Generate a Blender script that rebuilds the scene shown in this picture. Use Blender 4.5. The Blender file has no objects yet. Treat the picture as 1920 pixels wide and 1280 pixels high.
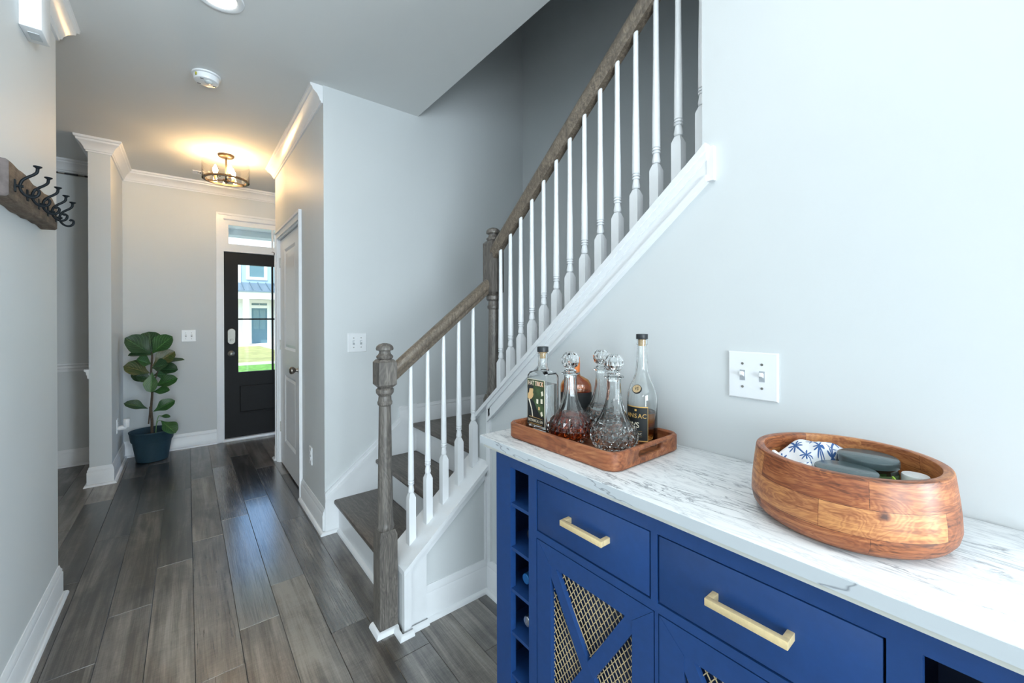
import bpy, bmesh, math, random
from mathutils import Vector, Matrix
random.seed(7)
PI = math.pi
sc = bpy.context.scene
col = sc.collection

# ---------------------------------------------------------------- camera
CAM_H = 1.31
YAW, PITCH, ROLL = .67294, -.00179, -.00312
fwd = Vector((math.sin(YAW)*math.cos(PITCH), math.cos(YAW)*math.cos(PITCH), math.sin(PITCH)))
r0 = Vector((math.cos(YAW), -math.sin(YAW), 0)); u0 = r0.cross(fwd)
right = r0*math.cos(ROLL) + u0*math.sin(ROLL)
up = u0*math.cos(ROLL) - r0*math.sin(ROLL)
cam = bpy.data.cameras.new('camera'); cam_o = bpy.data.objects.new('camera', cam); col.objects.link(cam_o)
mw = Matrix((right, up, -fwd)).transposed().to_4x4(); mw.translation = (0, 0, CAM_H)
cam_o.matrix_world = mw
cam.sensor_width = 36; cam.lens = 764.19/1920*36; cam.shift_y = (598.87-640)/1920
cam.clip_start = .02; cam.clip_end = 300
sc.camera = cam_o

# ---------------------------------------------------------------- light and exposure
vs = sc.view_settings
sc.display_settings.display_device = 'sRGB'
vs.view_transform = 'Standard'; vs.look = 'None'; vs.gamma = 1; vs.use_curve_mapping = False
vs.exposure = -0.06
world = bpy.data.worlds.new('sky'); sc.world = world; world.use_nodes = True
wn = world.node_tree.nodes; wl = world.node_tree.links
sky = wn.new('ShaderNodeTexSky'); sky.sky_type = 'NISHITA'; sky.sun_disc = False
sky.sun_elevation = math.radians(52); sky.sun_rotation = math.radians(200); sky.air_density = 1; sky.dust_density = 1.2
wl.new(sky.outputs[0], wn['Background'].inputs[0]); wn['Background'].inputs[1].default_value = .48

def lamp(name, typ, loc, energy, color, target=None, **k):
    d = bpy.data.lights.new(name, typ); d.energy = energy; d.color = color
    for a, v in k.items(): setattr(d, a, v)
    o = bpy.data.objects.new(name, d); col.objects.link(o); o.location = loc
    if target is not None:
        o.rotation_euler = (Vector(target)-Vector(loc)).to_track_quat('-Z', 'Y').to_euler()
    return o
sun_o = lamp('sun', 'SUN', (8, -10, 20), 4.3, (1, .96, .88), angle=math.radians(.5))
sun_o.rotation_euler = Vector((.28, .55, -.9)).to_track_quat('-Z', 'Y').to_euler()
# added fill lamps behind the camera standing in for unseen windows; no openings built
lamp('back_left_fill', 'AREA', (-1.2, -4.8, 1.15), 275, (.80, .92, 1), (-1.2, -3.8, 1.15), shape='RECTANGLE', size=2.4, size_y=2.1)
lamp('back_right_fill', 'AREA', (2.9, -4.8, 1.25), 680, (.80, .92, 1), (2.9, -3.8, 1.25), shape='RECTANGLE', size=2.6, size_y=2.0)
# more added fill: a lamp bounced off the ceiling, a ceiling disc, a side-room panel
lamp('ceiling_bounce_fill', 'AREA', (-.5, -.7, 1.5), 7, (.93, .97, 1), (-.2, -.1, 2.7), shape='DISK', size=.6)
lamp('near_ceiling_fill', 'AREA', (.1, .5, 2.72), 6.5, (1, .96, .90), (.1, .5, 0), shape='DISK', size=.15)  # added disc that brightens the near walls, no fixture modelled
lamp('side_room_fill', 'AREA', (-3.9, 4.0, 1.5), 5, (1, .95, .88), (-2, 4.0, 1.4), shape='RECTANGLE', size=1.5, size_y=1.5)  # added panel brightening the hall wall, no window in that room
# added unseen fill lamp above the stairwell, aimed down
lamp('upper_stairwell_fill', 'AREA', (1.8, -1.4, 5.2), 1.5, (.85, .93, 1), (1.8, .6, 2.5), shape='RECTANGLE', size=.8, size_y=.8)

# ---------------------------------------------------------------- materials
def newmat(name):
    m = bpy.data.materials.new(name); m.use_nodes = True
    return m, m.node_tree.nodes, m.node_tree.links, m.node_tree.nodes['Principled BSDF']
def nd(n, typ, **k):
    x = n.new(typ)
    for a, v in k.items():
        if a.startswith('i_'): x.inputs[a[2:].replace('_', ' ')].default_value = v
        else: setattr(x, a, v)
    return x
def ramp(n, stops):
    r = n.new('ShaderNodeValToRGB'); e = r.color_ramp.elements
    while len(e) < len(stops): e.new(.5)
    for i, (p, c) in enumerate(stops): e[i].position = p; e[i].color = (*c, 1)
    return r
def plain(name, c, rough=.5, metal=0, var=.04, scale=30, bump=0, bscale=200, spec=.5, emit=None, coat=0):
    m, n, l, b = newmat(name)
    t = n.new('ShaderNodeTexCoord')
    no = nd(n, 'ShaderNodeTexNoise', i_Scale=scale, i_Detail=3)
    l.new(t.outputs['Object'], no.inputs['Vector'])
    lo = [max(0, x*(1-var)) for x in c]; hi = [min(1, x*(1+var)) for x in c]
    r = ramp(n, [(.3, lo), (.7, hi)])
    l.new(no.outputs['Fac'], r.inputs[0]); l.new(r.outputs[0], b.inputs['Base Color'])
    b.inputs['Roughness'].default_value = rough; b.inputs['Metallic'].default_value = metal
    b.inputs['Specular IOR Level'].default_value = spec; b.inputs['Coat Weight'].default_value = coat
    if bump:
        n2 = nd(n, 'ShaderNodeTexNoise', i_Scale=bscale, i_Detail=2); l.new(t.outputs['Object'], n2.inputs['Vector'])
        bp = nd(n, 'ShaderNodeBump', i_Strength=bump, i_Distance=.001)
        l.new(n2.outputs['Fac'], bp.inputs['Height']); l.new(bp.outputs[0], b.inputs['Normal'])
    if emit:
        b.inputs['Emission Color'].default_value = (*emit[0], 1); b.inputs['Emission Strength'].default_value = emit[1]
    return m
def glass(name, c=(1, 1, 1), rough=.0, ior=1.5):
    m, n, l, b = newmat(name)
    b.inputs['Base Color'].default_value = (*c, 1); b.inputs['Transmission Weight'].default_value = 1
    b.inputs['Roughness'].default_value = rough; b.inputs['IOR'].default_value = ior
    return m
def thin_glass(name, tint=(1, 1, 1)):
    m, n, l, b = newmat(name); n.remove(b)
    tr = n.new('ShaderNodeBsdfTransparent'); tr.inputs[0].default_value = (*tint, 1)
    gl = n.new('ShaderNodeBsdfGlossy'); gl.inputs['Roughness'].default_value = .02
    fr = nd(n, 'ShaderNodeFresnel', i_IOR=1.45); mx = n.new('ShaderNodeMixShader')
    l.new(fr.outputs[0], mx.inputs[0]); l.new(tr.outputs[0], mx.inputs[1]); l.new(gl.outputs[0], mx.inputs[2])
    l.new(mx.outputs[0], n['Material Output'].inputs[0])
    return m
def wood(name, dark, mid, light, sc3=(4, 4, 4), grain=(60, 60, 3), rough=.45, blocks=None, uv=False, bump=.25, knots=()):
    """grain streaks along the axis with the lowest scale; optional glued blocks from a brick pattern in UV space"""
    m, n, l, b = newmat(name)
    t = n.new('ShaderNodeTexCoord'); src = t.outputs['UV' if uv else 'Object']
    oi = n.new('ShaderNodeObjectInfo')
    mp = nd(n, 'ShaderNodeMapping'); mp.inputs['Scale'].default_value = grain; l.new(src, mp.inputs[0])
    if blocks:
        bk = nd(n, 'ShaderNodeTexBrick', offset=.37, squash=1); bk.inputs['Color1'].default_value = (0, 0, 0, 1); bk.inputs['Color2'].default_value = (1, 1, 1, 1)
        bk.inputs['Scale'].default_value = 1; bk.inputs['Brick Width'].default_value = blocks[0]; bk.inputs['Row Height'].default_value = blocks[1]
        bk.inputs['Mortar Size'].default_value = .0004; bk.inputs['Mortar'].default_value = (.1, .1, .1, 1); bk.inputs['Bias'].default_value = 0
        l.new(src, bk.inputs['Vector'])
        off = nd(n, 'ShaderNodeVectorMath', operation='SCALE'); off.inputs['Scale'].default_value = 37
        l.new(bk.outputs['Color'], off.inputs[0])
        ad = nd(n, 'ShaderNodeVectorMath', operation='ADD'); l.new(mp.outputs[0], ad.inputs[0]); l.new(off.outputs[0], ad.inputs[1]); vec = ad.outputs[0]
    else:
        ad = nd(n, 'ShaderNodeVectorMath', operation='ADD'); l.new(mp.outputs[0], ad.inputs[0])
        sc_ = nd(n, 'ShaderNodeVectorMath', operation='SCALE'); sc_.inputs['Scale'].default_value = 53
        l.new(oi.outputs['Random'], sc_.inputs[0]); l.new(sc_.outputs[0], ad.inputs[1]); vec = ad.outputs[0]
    n1 = nd(n, 'ShaderNodeTexNoise', i_Scale=1, i_Detail=6, i_Roughness=.65, i_Distortion=1.2); l.new(vec, n1.inputs['Vector'])
    mp2 = nd(n, 'ShaderNodeMapping'); mp2.inputs['Scale'].default_value = sc3; l.new(src, mp2.inputs[0])
    n2 = nd(n, 'ShaderNodeTexNoise', i_Scale=1, i_Detail=3, i_Distortion=2.5); l.new(mp2.outputs[0], n2.inputs['Vector'])
    wv = nd(n, 'ShaderNodeMath', operation='SINE'); mu = nd(n, 'ShaderNodeMath', operation='MULTIPLY'); mu.inputs[1].default_value = 55
    fac2 = n2.outputs['Fac']
    for ku, kv, kr in knots:
        vd = nd(n, 'ShaderNodeVectorMath', operation='DISTANCE'); vd.inputs[1].default_value = (ku, kv, 0); l.new(src, vd.inputs[0])
        mr = nd(n, 'ShaderNodeMapRange'); mr.inputs['From Min'].default_value = 0; mr.inputs['From Max'].default_value = kr*4; mr.inputs['To Min'].default_value = .55; mr.inputs['To Max'].default_value = 0
        l.new(vd.outputs['Value'], mr.inputs[0])
        a2 = nd(n, 'ShaderNodeMath', operation='ADD'); l.new(fac2, a2.inputs[0]); l.new(mr.outputs[0], a2.inputs[1]); fac2 = a2.outputs[0]
    l.new(fac2, mu.inputs[0]); l.new(mu.outputs[0], wv.inputs[0])
    m1 = nd(n, 'ShaderNodeMath', operation='MULTIPLY_ADD'); m1.inputs[1].default_value = .065; l.new(wv.outputs[0], m1.inputs[0]); l.new(n1.outputs['Fac'], m1.inputs[2])
    last = m1.outputs[0]
    if blocks:
        m2 = nd(n, 'ShaderNodeMath', operation='MULTIPLY_ADD'); m2.inputs[1].default_value = .46; l.new(bk.outputs['Color'], m2.inputs[0]); 
        s2 = nd(n, 'ShaderNodeMath', operation='SUBTRACT'); l.new(last, s2.inputs[0]); s2.inputs[1].default_value = .23; l.new(s2.outputs[0], m2.inputs[2]); last = m2.outputs[0]
    for ku, kv, kr in knots:
        vd = nd(n, 'ShaderNodeVectorMath', operation='DISTANCE'); vd.inputs[1].default_value = (ku, kv, 0); l.new(src, vd.inputs[0])
        mr = nd(n, 'ShaderNodeMapRange'); mr.inputs['From Min'].default_value = kr*.35; mr.inputs['From Max'].default_value = kr; mr.inputs['To Min'].default_value = .4; mr.inputs['To Max'].default_value = 0
        l.new(vd.outputs['Value'], mr.inputs[0])
        s2 = nd(n, 'ShaderNodeMath', operation='SUBTRACT'); l.new(last, s2.inputs[0]); l.new(mr.outputs[0], s2.inputs[1]); last = s2.outputs[0]
    r = ramp(n, [(.22, dark), (.5, mid), (.78, light)]); l.new(last, r.inputs[0])
    if blocks:
        tint = ramp(n, [(0, (.62, .50, .52)), (.22, (1, .92, .86)), (.5, (.80, .66, .62)), (.75, (1.0, 1.0, 1.0)), (1, (.74, .60, .50))]); l.new(bk.outputs['Color'], tint.inputs[0])
        mt_ = nd(n, 'ShaderNodeMix', data_type='RGBA', blend_type='MULTIPLY'); mt_.inputs['Factor'].default_value = 1
        l.new(r.outputs[0], mt_.inputs['A']); l.new(tint.outputs[0], mt_.inputs['B']); l.new(mt_.outputs['Result'], b.inputs['Base Color'])
    else: l.new(r.outputs[0], b.inputs['Base Color'])
    b.inputs['Roughness'].default_value = rough
    bp = nd(n, 'ShaderNodeBump', i_Strength=bump, i_Distance=.001); l.new(n1.outputs['Fac'], bp.inputs['Height']); l.new(bp.outputs[0], b.inputs['Normal'])
    return m
def plank_mat():
    # obj.color: R tone, G gloss
    m, n, l, b = newmat('vinyl_plank')
    t = n.new('ShaderNodeTexCoord'); oi = n.new('ShaderNodeObjectInfo'); sx = n.new('ShaderNodeSeparateColor'); l.new(oi.outputs['Color'], sx.inputs[0])
    sc_ = nd(n, 'ShaderNodeVectorMath', operation='SCALE'); sc_.inputs['Scale'].default_value = 91; l.new(oi.outputs['Random'], sc_.inputs[0])
    def noise(scale, det, dist=0, rough=.5):
        mp = n.new('ShaderNodeMapping'); mp.inputs['Scale'].default_value = scale; l.new(t.outputs['Object'], mp.inputs[0])
        a = nd(n, 'ShaderNodeVectorMath', operation='ADD'); l.new(mp.outputs[0], a.inputs[0]); l.new(sc_.outputs[0], a.inputs[1])
        x = nd(n, 'ShaderNodeTexNoise', i_Scale=1, i_Detail=det, i_Distortion=dist, i_Roughness=rough); l.new(a.outputs[0], x.inputs['Vector']); return x.outputs['Fac']
    fine = noise((150, 4, 1), 6, 1.2, .72); wide = noise((19, 1.1, 1), 3, 1.0); blot = noise((6, 3, 1), 5, .8, .6); cross = noise((40, 300, 1), 2)
    def mad(a, k, c):
        x = nd(n, 'ShaderNodeMath', operation='MULTIPLY_ADD'); l.new(a, x.inputs[0]); x.inputs[1].default_value = k
        if isinstance(c, float): x.inputs[2].default_value = c
        else: l.new(c, x.inputs[2])
        return x.outputs[0]
    v = mad(fine, .85, mad(wide, .95, mad(blot, .70, mad(cross, .24, mad(sx.outputs[0], .62, -1.17)))))
    r = ramp(n, [(.10, (.013, .011, .0095)), (.36, (.048, .040, .033)), (.60, (.135, .117, .100)), (.95, (.30, .270, .232))])
    l.new(v, r.inputs[0]); l.new(r.outputs[0], b.inputs['Base Color'])
    l.new(mad(fine, .22, mad(sx.outputs[1], -.34, .34)), b.inputs['Roughness'])
    b.inputs['Specular IOR Level'].default_value = .8
    cwt = nd(n, 'ShaderNodeMath', operation='MULTIPLY', use_clamp=True); l.new(sx.outputs[1], cwt.inputs[0]); l.new(mad(fine, 1.5, .25), cwt.inputs[1]); l.new(cwt.outputs[0], b.inputs['Coat Weight']); b.inputs['Coat Roughness'].default_value = .17; b.inputs['Coat IOR'].default_value = 3.4
    bp = nd(n, 'ShaderNodeBump', i_Strength=.22, i_Distance=.0012); l.new(fine, bp.inputs['Height']); l.new(bp.outputs[0], b.inputs['Normal']); l.new(bp.outputs[0], b.inputs['Coat Normal'])
    return m
def marble_mat():
    m, n, l, b = newmat('marble_laminate')
    t = n.new('ShaderNodeTexCoord')
    def vein(scale, w, dist, rot, seed):
        mp = n.new('ShaderNodeMapping'); mp.inputs['Scale'].default_value = scale; mp.inputs['Rotation'].default_value = rot; mp.inputs['Location'].default_value = (seed, seed, 0)
        l.new(t.outputs['Object'], mp.inputs[0])
        x = nd(n, 'ShaderNodeTexNoise', i_Scale=1, i_Detail=8, i_Roughness=.62, i_Distortion=dist); l.new(mp.outputs[0], x.inputs['Vector'])
        s = nd(n, 'ShaderNodeMath', operation='SUBTRACT'); s.inputs[1].default_value = .5; l.new(x.outputs['Fac'], s.inputs[0])
        a = nd(n, 'ShaderNodeMath', operation='ABSOLUTE'); l.new(s.outputs[0], a.inputs[0])
        mr = nd(n, 'ShaderNodeMapRange'); mr.inputs['From Min'].default_value = 0; mr.inputs['From Max'].default_value = w; mr.inputs['To Min'].default_value = 1; mr.inputs['To Max'].default_value = 0
        l.new(a.outputs[0], mr.inputs[0]); return mr.outputs[0]
    v1 = vein((20, 3.4, 9), .022, .9, (0, 0, -.16), 3); v2 = vein((46, 8, 18), .045, .6, (0, 0, -.10), 11)
    mpm = n.new('ShaderNodeMapping'); mpm.inputs['Scale'].default_value = (7, 2.5, 5); l.new(t.outputs['Object'], mpm.inputs[0])
    msk = nd(n, 'ShaderNodeTexNoise', i_Scale=1, i_Detail=3); l.new(mpm.outputs[0], msk.inputs['Vector'])
    mm = nd(n, 'ShaderNodeMapRange'); mm.inputs['From Min'].default_value = .36; mm.inputs['From Max'].default_value = .56; l.new(msk.outputs['Fac'], mm.inputs[0])
    p1 = nd(n, 'ShaderNodeMath', operation='MULTIPLY'); l.new(v1, p1.inputs[0]); l.new(mm.outputs[0], p1.inputs[1])
    p2 = nd(n, 'ShaderNodeMath', operation='MULTIPLY'); p2.inputs[1].default_value = .32; l.new(v2, p2.inputs[0])
    sm = nd(n, 'ShaderNodeMath', operation='MULTIPLY_ADD'); sm.inputs[1].default_value = .85; l.new(p1.outputs[0], sm.inputs[0]); l.new(p2.outputs[0], sm.inputs[2])
    r = ramp(n, [(0, (.83, .845, .855)), (.35, (.64, .66, .68)), (1, (.20, .215, .24))]); l.new(sm.outputs[0], r.inputs[0]); l.new(r.outputs[0], b.inputs['Base Color'])
    b.inputs['Roughness'].default_value = .32
    return m
def palm_cloth_mat():
    m, n, l, b = newmat('palm_print_cloth')
    t = n.new('ShaderNodeTexCoord'); mp = n.new('ShaderNodeMapping'); mp.inputs['Scale'].default_value = (7.5, 3.0, 1); mp.inputs['Rotation'].default_value = (0, 0, .25); l.new(t.outputs['UV'], mp.inputs[0])
    fr = nd(n, 'ShaderNodeVectorMath', operation='FRACTION'); l.new(mp.outputs[0], fr.inputs[0])
    sb = nd(n, 'ShaderNodeVectorMath', operation='SUBTRACT'); sb.inputs[1].default_value = (.5, .62, 0); l.new(fr.outputs[0], sb.inputs[0])
    sp = n.new('ShaderNodeSeparateXYZ'); l.new(sb.outputs[0], sp.inputs[0])
    ln = nd(n, 'ShaderNodeVectorMath', operation='LENGTH'); l.new(sb.outputs[0], ln.inputs[0])
    at = nd(n, 'ShaderNodeMath', operation='ARCTAN2'); l.new(sp.outputs[1], at.inputs[0]); l.new(sp.outputs[0], at.inputs[1])
    m7 = nd(n, 'ShaderNodeMath', operation='MULTIPLY'); m7.inputs[1].default_value = 8; l.new(at.outputs[0], m7.inputs[0])
    cs = nd(n, 'ShaderNodeMath', operation='COSINE'); l.new(m7.outputs[0], cs.inputs[0])
    rad = nd(n, 'ShaderNodeMath', operation='MULTIPLY_ADD'); rad.inputs[1].default_value = .15; rad.inputs[2].default_value = .26; l.new(cs.outputs[0], rad.inputs[0])
    lt = nd(n, 'ShaderNodeMath', operation='LESS_THAN'); l.new(ln.outputs['Value'], lt.inputs[0]); l.new(rad.outputs[0], lt.inputs[1])
    ax = nd(n, 'ShaderNodeMath', operation='ABSOLUTE'); l.new(sp.outputs[0], ax.inputs[0])
    tx = nd(n, 'ShaderNodeMath', operation='LESS_THAN'); tx.inputs[1].default_value = .045; l.new(ax.outputs[0], tx.inputs[0])
    ty = nd(n, 'ShaderNodeMath', operation='LESS_THAN'); ty.inputs[1].default_value = .0; l.new(sp.outputs[1], ty.inputs[0])
    tt = nd(n, 'ShaderNodeMath', operation='MULTIPLY'); l.new(tx.outputs[0], tt.inputs[0]); l.new(ty.outputs[0], tt.inputs[1])
    mx = nd(n, 'ShaderNodeMath', operation='MAXIMUM'); l.new(lt.outputs[0], mx.inputs[0]); l.new(tt.outputs[0], mx.inputs[1])
    r = ramp(n, [(0, (.82, .83, .85)), (1, (.045, .12, .32))]); l.new(mx.outputs[0], r.inputs[0]); l.new(r.outputs[0], b.inputs['Base Color'])
    b.inputs['Roughness'].default_value = .9
    return m
def leaf_mat(name, c1, c2):
    m, n, l, b = newmat(name)
    t = n.new('ShaderNodeTexCoord'); sp = n.new('ShaderNodeSeparateXYZ'); l.new(t.outputs['UV'], sp.inputs[0])
    ab = nd(n, 'ShaderNodeMath', operation='ABSOLUTE'); l.new(sp.outputs[1], ab.inputs[0])
    # veins: midrib plus slanting side veins
    k = nd(n, 'ShaderNodeMath', operation='MULTIPLY_ADD'); k.inputs[1].default_value = -.55; l.new(ab.outputs[0], k.inputs[0]); l.new(sp.outputs[0], k.inputs[2])
    s = nd(n, 'ShaderNodeMath', operation='MULTIPLY'); s.inputs[1].default_value = 44; l.new(k.outputs[0], s.inputs[0])
    si = nd(n, 'ShaderNodeMath', operation='SINE'); l.new(s.outputs[0], si.inputs[0])
    g = nd(n, 'ShaderNodeMath', operation='GREATER_THAN'); g.inputs[1].default_value = .93; l.new(si.outputs[0], g.inputs[0])
    mid = nd(n, 'ShaderNodeMath', operation='LESS_THAN'); mid.inputs[1].default_value = .035; l.new(ab.outputs[0], mid.inputs[0])
    mx = nd(n, 'ShaderNodeMath', operation='MAXIMUM'); l.new(g.outputs[0], mx.inputs[0]); l.new(mid.outputs[0], mx.inputs[1])
    no = nd(n, 'ShaderNodeTexNoise', i_Scale=18, i_Detail=3); l.new(t.outputs['Object'], no.inputs['Vector'])
    r = ramp(n, [(.3, c1), (.7, c2)]); l.new(no.outputs['Fac'], r.inputs[0])
    mc = nd(n, 'ShaderNodeMix', data_type='RGBA'); l.new(mx.outputs[0], mc.inputs['Factor']); l.new(r.outputs[0], mc.inputs['A']); mc.inputs['B'].default_value = (*[min(1, x*1.9+.02) for x in c2], 1)
    l.new(mc.outputs['Result'], b.inputs['Base Color']); b.inputs['Roughness'].default_value = .38
    bp = nd(n, 'ShaderNodeBump', i_Strength=.5, i_Distance=.002); l.new(mx.outputs[0], bp.inputs['Height']); l.new(bp.outputs[0], b.inputs['Normal'])
    return m
def siding_mat(name, c):
    m, n, l, b = newmat(name); b.inputs['Base Color'].default_value = (*c, 1); b.inputs['Roughness'].default_value = .7
    t = n.new('ShaderNodeTexCoord'); w = nd(n, 'ShaderNodeTexWave', wave_type='BANDS', bands_direction='Z', wave_profile='SAW'); w.inputs['Scale'].default_value = 2.2
    l.new(t.outputs['Object'], w.inputs['Vector']); bp = nd(n, 'ShaderNodeBump', i_Strength=.4, i_Distance=.02); l.new(w.outputs['Color'], bp.inputs['Height']); l.new(bp.outputs[0], b.inputs['Normal'])
    return m

M = {}
M['wall'] = plain('wall_paint', (.645, .675, .685), .55, var=.015, scale=2, bump=.05, bscale=300)
M['ceiling'] = plain('ceiling_paint', (.74, .755, .75), .8, var=.01, scale=2)
M['trim'] = plain('white_trim_paint', (.80, .82, .84), .3, var=.01)
M['plank'] = plank_mat()
M['subfloor'] = plain('dark_subfloor', (.02, .018, .016), .7)
M['rail'] = wood('stained_oak', (.055, .043, .033), (.14, .112, .085), (.28, .225, .17), (9, 9, 9), (110, 110, 9), .38)
M['tread'] = wood('stained_tread', (.05, .042, .036), (.12, .101, .086), (.21, .18, .155), (7, 2, 7), (90, 5, 60), .4)
M['newel'] = wood('stained_newel', (.045, .041, .038), (.125, .112, .10), (.25, .225, .195), (9, 9, 3), (130, 130, 7), .42)
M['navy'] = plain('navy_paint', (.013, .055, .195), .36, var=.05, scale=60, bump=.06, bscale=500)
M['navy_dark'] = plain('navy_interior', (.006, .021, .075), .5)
M['black_void'] = plain('dark_interior', (.006, .009, .014), .6)
M['marble'] = marble_mat()
m_, n_, l_, b_ = newmat('edge_shade_band'); M['edge_shade_band'] = m_  # greyer than the top: shading of the counter's edge put into the colour
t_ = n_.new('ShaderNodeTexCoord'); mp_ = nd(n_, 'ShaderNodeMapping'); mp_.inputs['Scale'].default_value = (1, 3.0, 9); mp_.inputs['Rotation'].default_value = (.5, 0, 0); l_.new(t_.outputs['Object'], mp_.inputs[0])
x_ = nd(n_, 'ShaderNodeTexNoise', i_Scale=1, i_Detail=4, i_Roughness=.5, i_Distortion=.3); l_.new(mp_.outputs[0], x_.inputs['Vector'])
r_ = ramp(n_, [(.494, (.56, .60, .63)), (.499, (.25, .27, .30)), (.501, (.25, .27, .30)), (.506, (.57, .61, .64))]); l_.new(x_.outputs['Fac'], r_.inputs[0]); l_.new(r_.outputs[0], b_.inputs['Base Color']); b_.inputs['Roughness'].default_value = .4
M['gold'] = plain('brushed_gold', (.88, .69, .38), .45, metal=.3, var=.05, scale=200)
M['gold_mesh'] = plain('gold_mesh', (.66, .52, .30), .45, metal=.2)
M['acacia'] = wood('acacia_tray', (.07, .020, .010), (.30, .095, .038), (.50, .21, .085), (9, 2.2, 9), (45, 5, 45), .42, bump=.2)
M['bowl'] = wood('acacia_bowl', (.075, .024, .012), (.37, .130, .050), (.66, .31, .115), (7, 20, 1), (11, 110, 1), .38, blocks=(.17, .042), uv=True, bump=.2, knots=((.526, .204, .010),))
M['glass'] = glass('clear_glass', (.985, 1, .995))
M['decanter'] = glass('cut_glass', (.985, 1, .997), ior=1.5)
M['amber_glass'] = glass('amber_glass', (.75, .30, .07))
M['whisky'] = glass('whisky', (.50, .065, .008), ior=1.40)
M['cognac'] = glass('cognac', (.86, .34, .08), ior=1.36)
M['gin'] = glass('gin', (.99, 1, 1), ior=1.34)
M['cap_black'] = plain('black_plastic', (.018, .022, .026), .4)
M['cork'] = plain('cork', (.55, .37, .18), .85, var=.25, scale=300)
M['label_black'] = plain('black_label', (.012, .015, .017), .5)
M['label_green'] = plain('dark_green_label', (.045, .075, .03), .5, var=.5, scale=45)
M['ink_gold'] = plain('gold_ink', (.70, .42, .12), .4)
M['ink_cream'] = plain('cream_ink', (.85, .78, .62), .5)
M['ink_red'] = plain('red_orange_ink', (.75, .22, .07), .5)
M['skin'] = plain('printed_face', (.72, .47, .22), .5)
M['silver'] = plain('satin_nickel', (.30, .29, .265), .45, metal=1)
M['dark_metal'] = plain('dark_bronze', (.09, .065, .045), .4, metal=.7)
M['black_iron'] = plain('black_iron', (.007, .010, .013), .45, metal=.1, bump=.2, bscale=300, spec=.15)
M['rustic'] = wood('rustic_board', (.045, .03, .022), (.12, .085, .06), (.21, .16, .115), (4, 9, 9), (50, 6, 50), .7, bump=.5)
M['rustic_end'] = plain('weathered_end_grain', (.10, .082, .078), .8, var=.35, scale=40, bump=.4)
M['black_door'] = plain('black_door_paint', (.006, .0065, .0075), .55, var=.2, scale=120, bump=.2, bscale=240, spec=.3)
M['white_plastic'] = plain('white_plastic', (.82, .84, .86), .28, var=.005)
M['grey_slot'] = plain('grey_slot', (.10, .10, .11), .6)
M['pane'] = thin_glass('window_glass', (.95, .99, .99))
M['shade'] = thin_glass('lamp_glass', (.99, .975, .94))
M['bulb'] = plain('bulb', (1, .8, .5), .4, emit=((1, .63, .29), 270))
M['downlight'] = plain('downlight_lens', (1, 1, 1), .4, emit=((1, .90, .74), 36))
M['pot'] = plain('blue_pot', (.012, .043, .064), .6, var=.12, scale=90, bump=.2, bscale=250)
M['soil'] = plain('soil', (.03, .022, .016), .95, var=.5, scale=120, bump=1, bscale=120)
M['stem'] = plain('stem_bark', (.085, .06, .04), .8, var=.3, scale=80)
M['leaf'] = leaf_mat('fig_leaf', (.014, .062, .012), (.030, .11, .020))
M['leaf_dark'] = leaf_mat('fig_leaf_dark', (.010, .040, .014), (.022, .07, .022))
M['leaf_light'] = leaf_mat('fig_leaf_light', (.045, .12, .035), (.085, .17, .06))
M['leaf_brown'] = leaf_mat('fig_leaf_browning', (.035, .085, .020), (.11, .10, .035))
M['cloth'] = palm_cloth_mat()
M['candle_lid'] = plain('dark_green_lid', (.055, .085, .092), .22, var=.03)
M['candle_glass'] = plain('dark_candle_glass', (.006, .014, .010), .06, coat=1)
M['candle_label'] = plain('candle_label', (.10, .15, .06), .5)
M['white_lid'] = plain('white_lid', (.78, .80, .80), .35)
M['lime'] = plain('lime_card', (.45, .70, .09), .5)
M['foil_blue'] = plain('blue_foil', (.03, .20, .55), .3, metal=.5)
M['foil_silver'] = plain('silver_foil', (.70, .72, .74), .22, metal=.9)
M['foil_dark'] = plain('dark_foil', (.02, .022, .025), .35, metal=.3)
M['foil_red'] = plain('copper_foil', (.35, .12, .10), .35, metal=.5)
M['bottle_glass'] = plain('dark_bottle_glass', (.008, .016, .010), .08, coat=1)
M['lawn'] = plain('lawn', (.40, .40, .15), .95, var=.25, scale=3, bump=.5, bscale=80)
M['grass'] = plain('verge_grass', (.16, .36, .06), .95, var=.4, scale=8, bump=1, bscale=60)
M['concrete'] = plain('concrete', (.62, .60, .56), .85, var=.06, scale=3)
M['siding'] = siding_mat('blue_siding', (.38, .52, .60)); M['siding_white'] = siding_mat('white_siding', (.74, .76, .74))
M['metal_roof'] = plain('standing_seam_metal', (.17, .24, .31), .4, metal=.3)
M['ext_white'] = plain('exterior_white', (.80, .81, .80), .6, var=.01)
M['ext_glass'] = plain('dark_window', (.12, .24, .29), .1, var=.2, scale=.6)
M['ext_door'] = plain('slate_door', (.10, .20, .25), .4)
M['porch'] = plain('porch_ceiling_paint', (.90, .89, .80), .7, var=.01)

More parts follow.
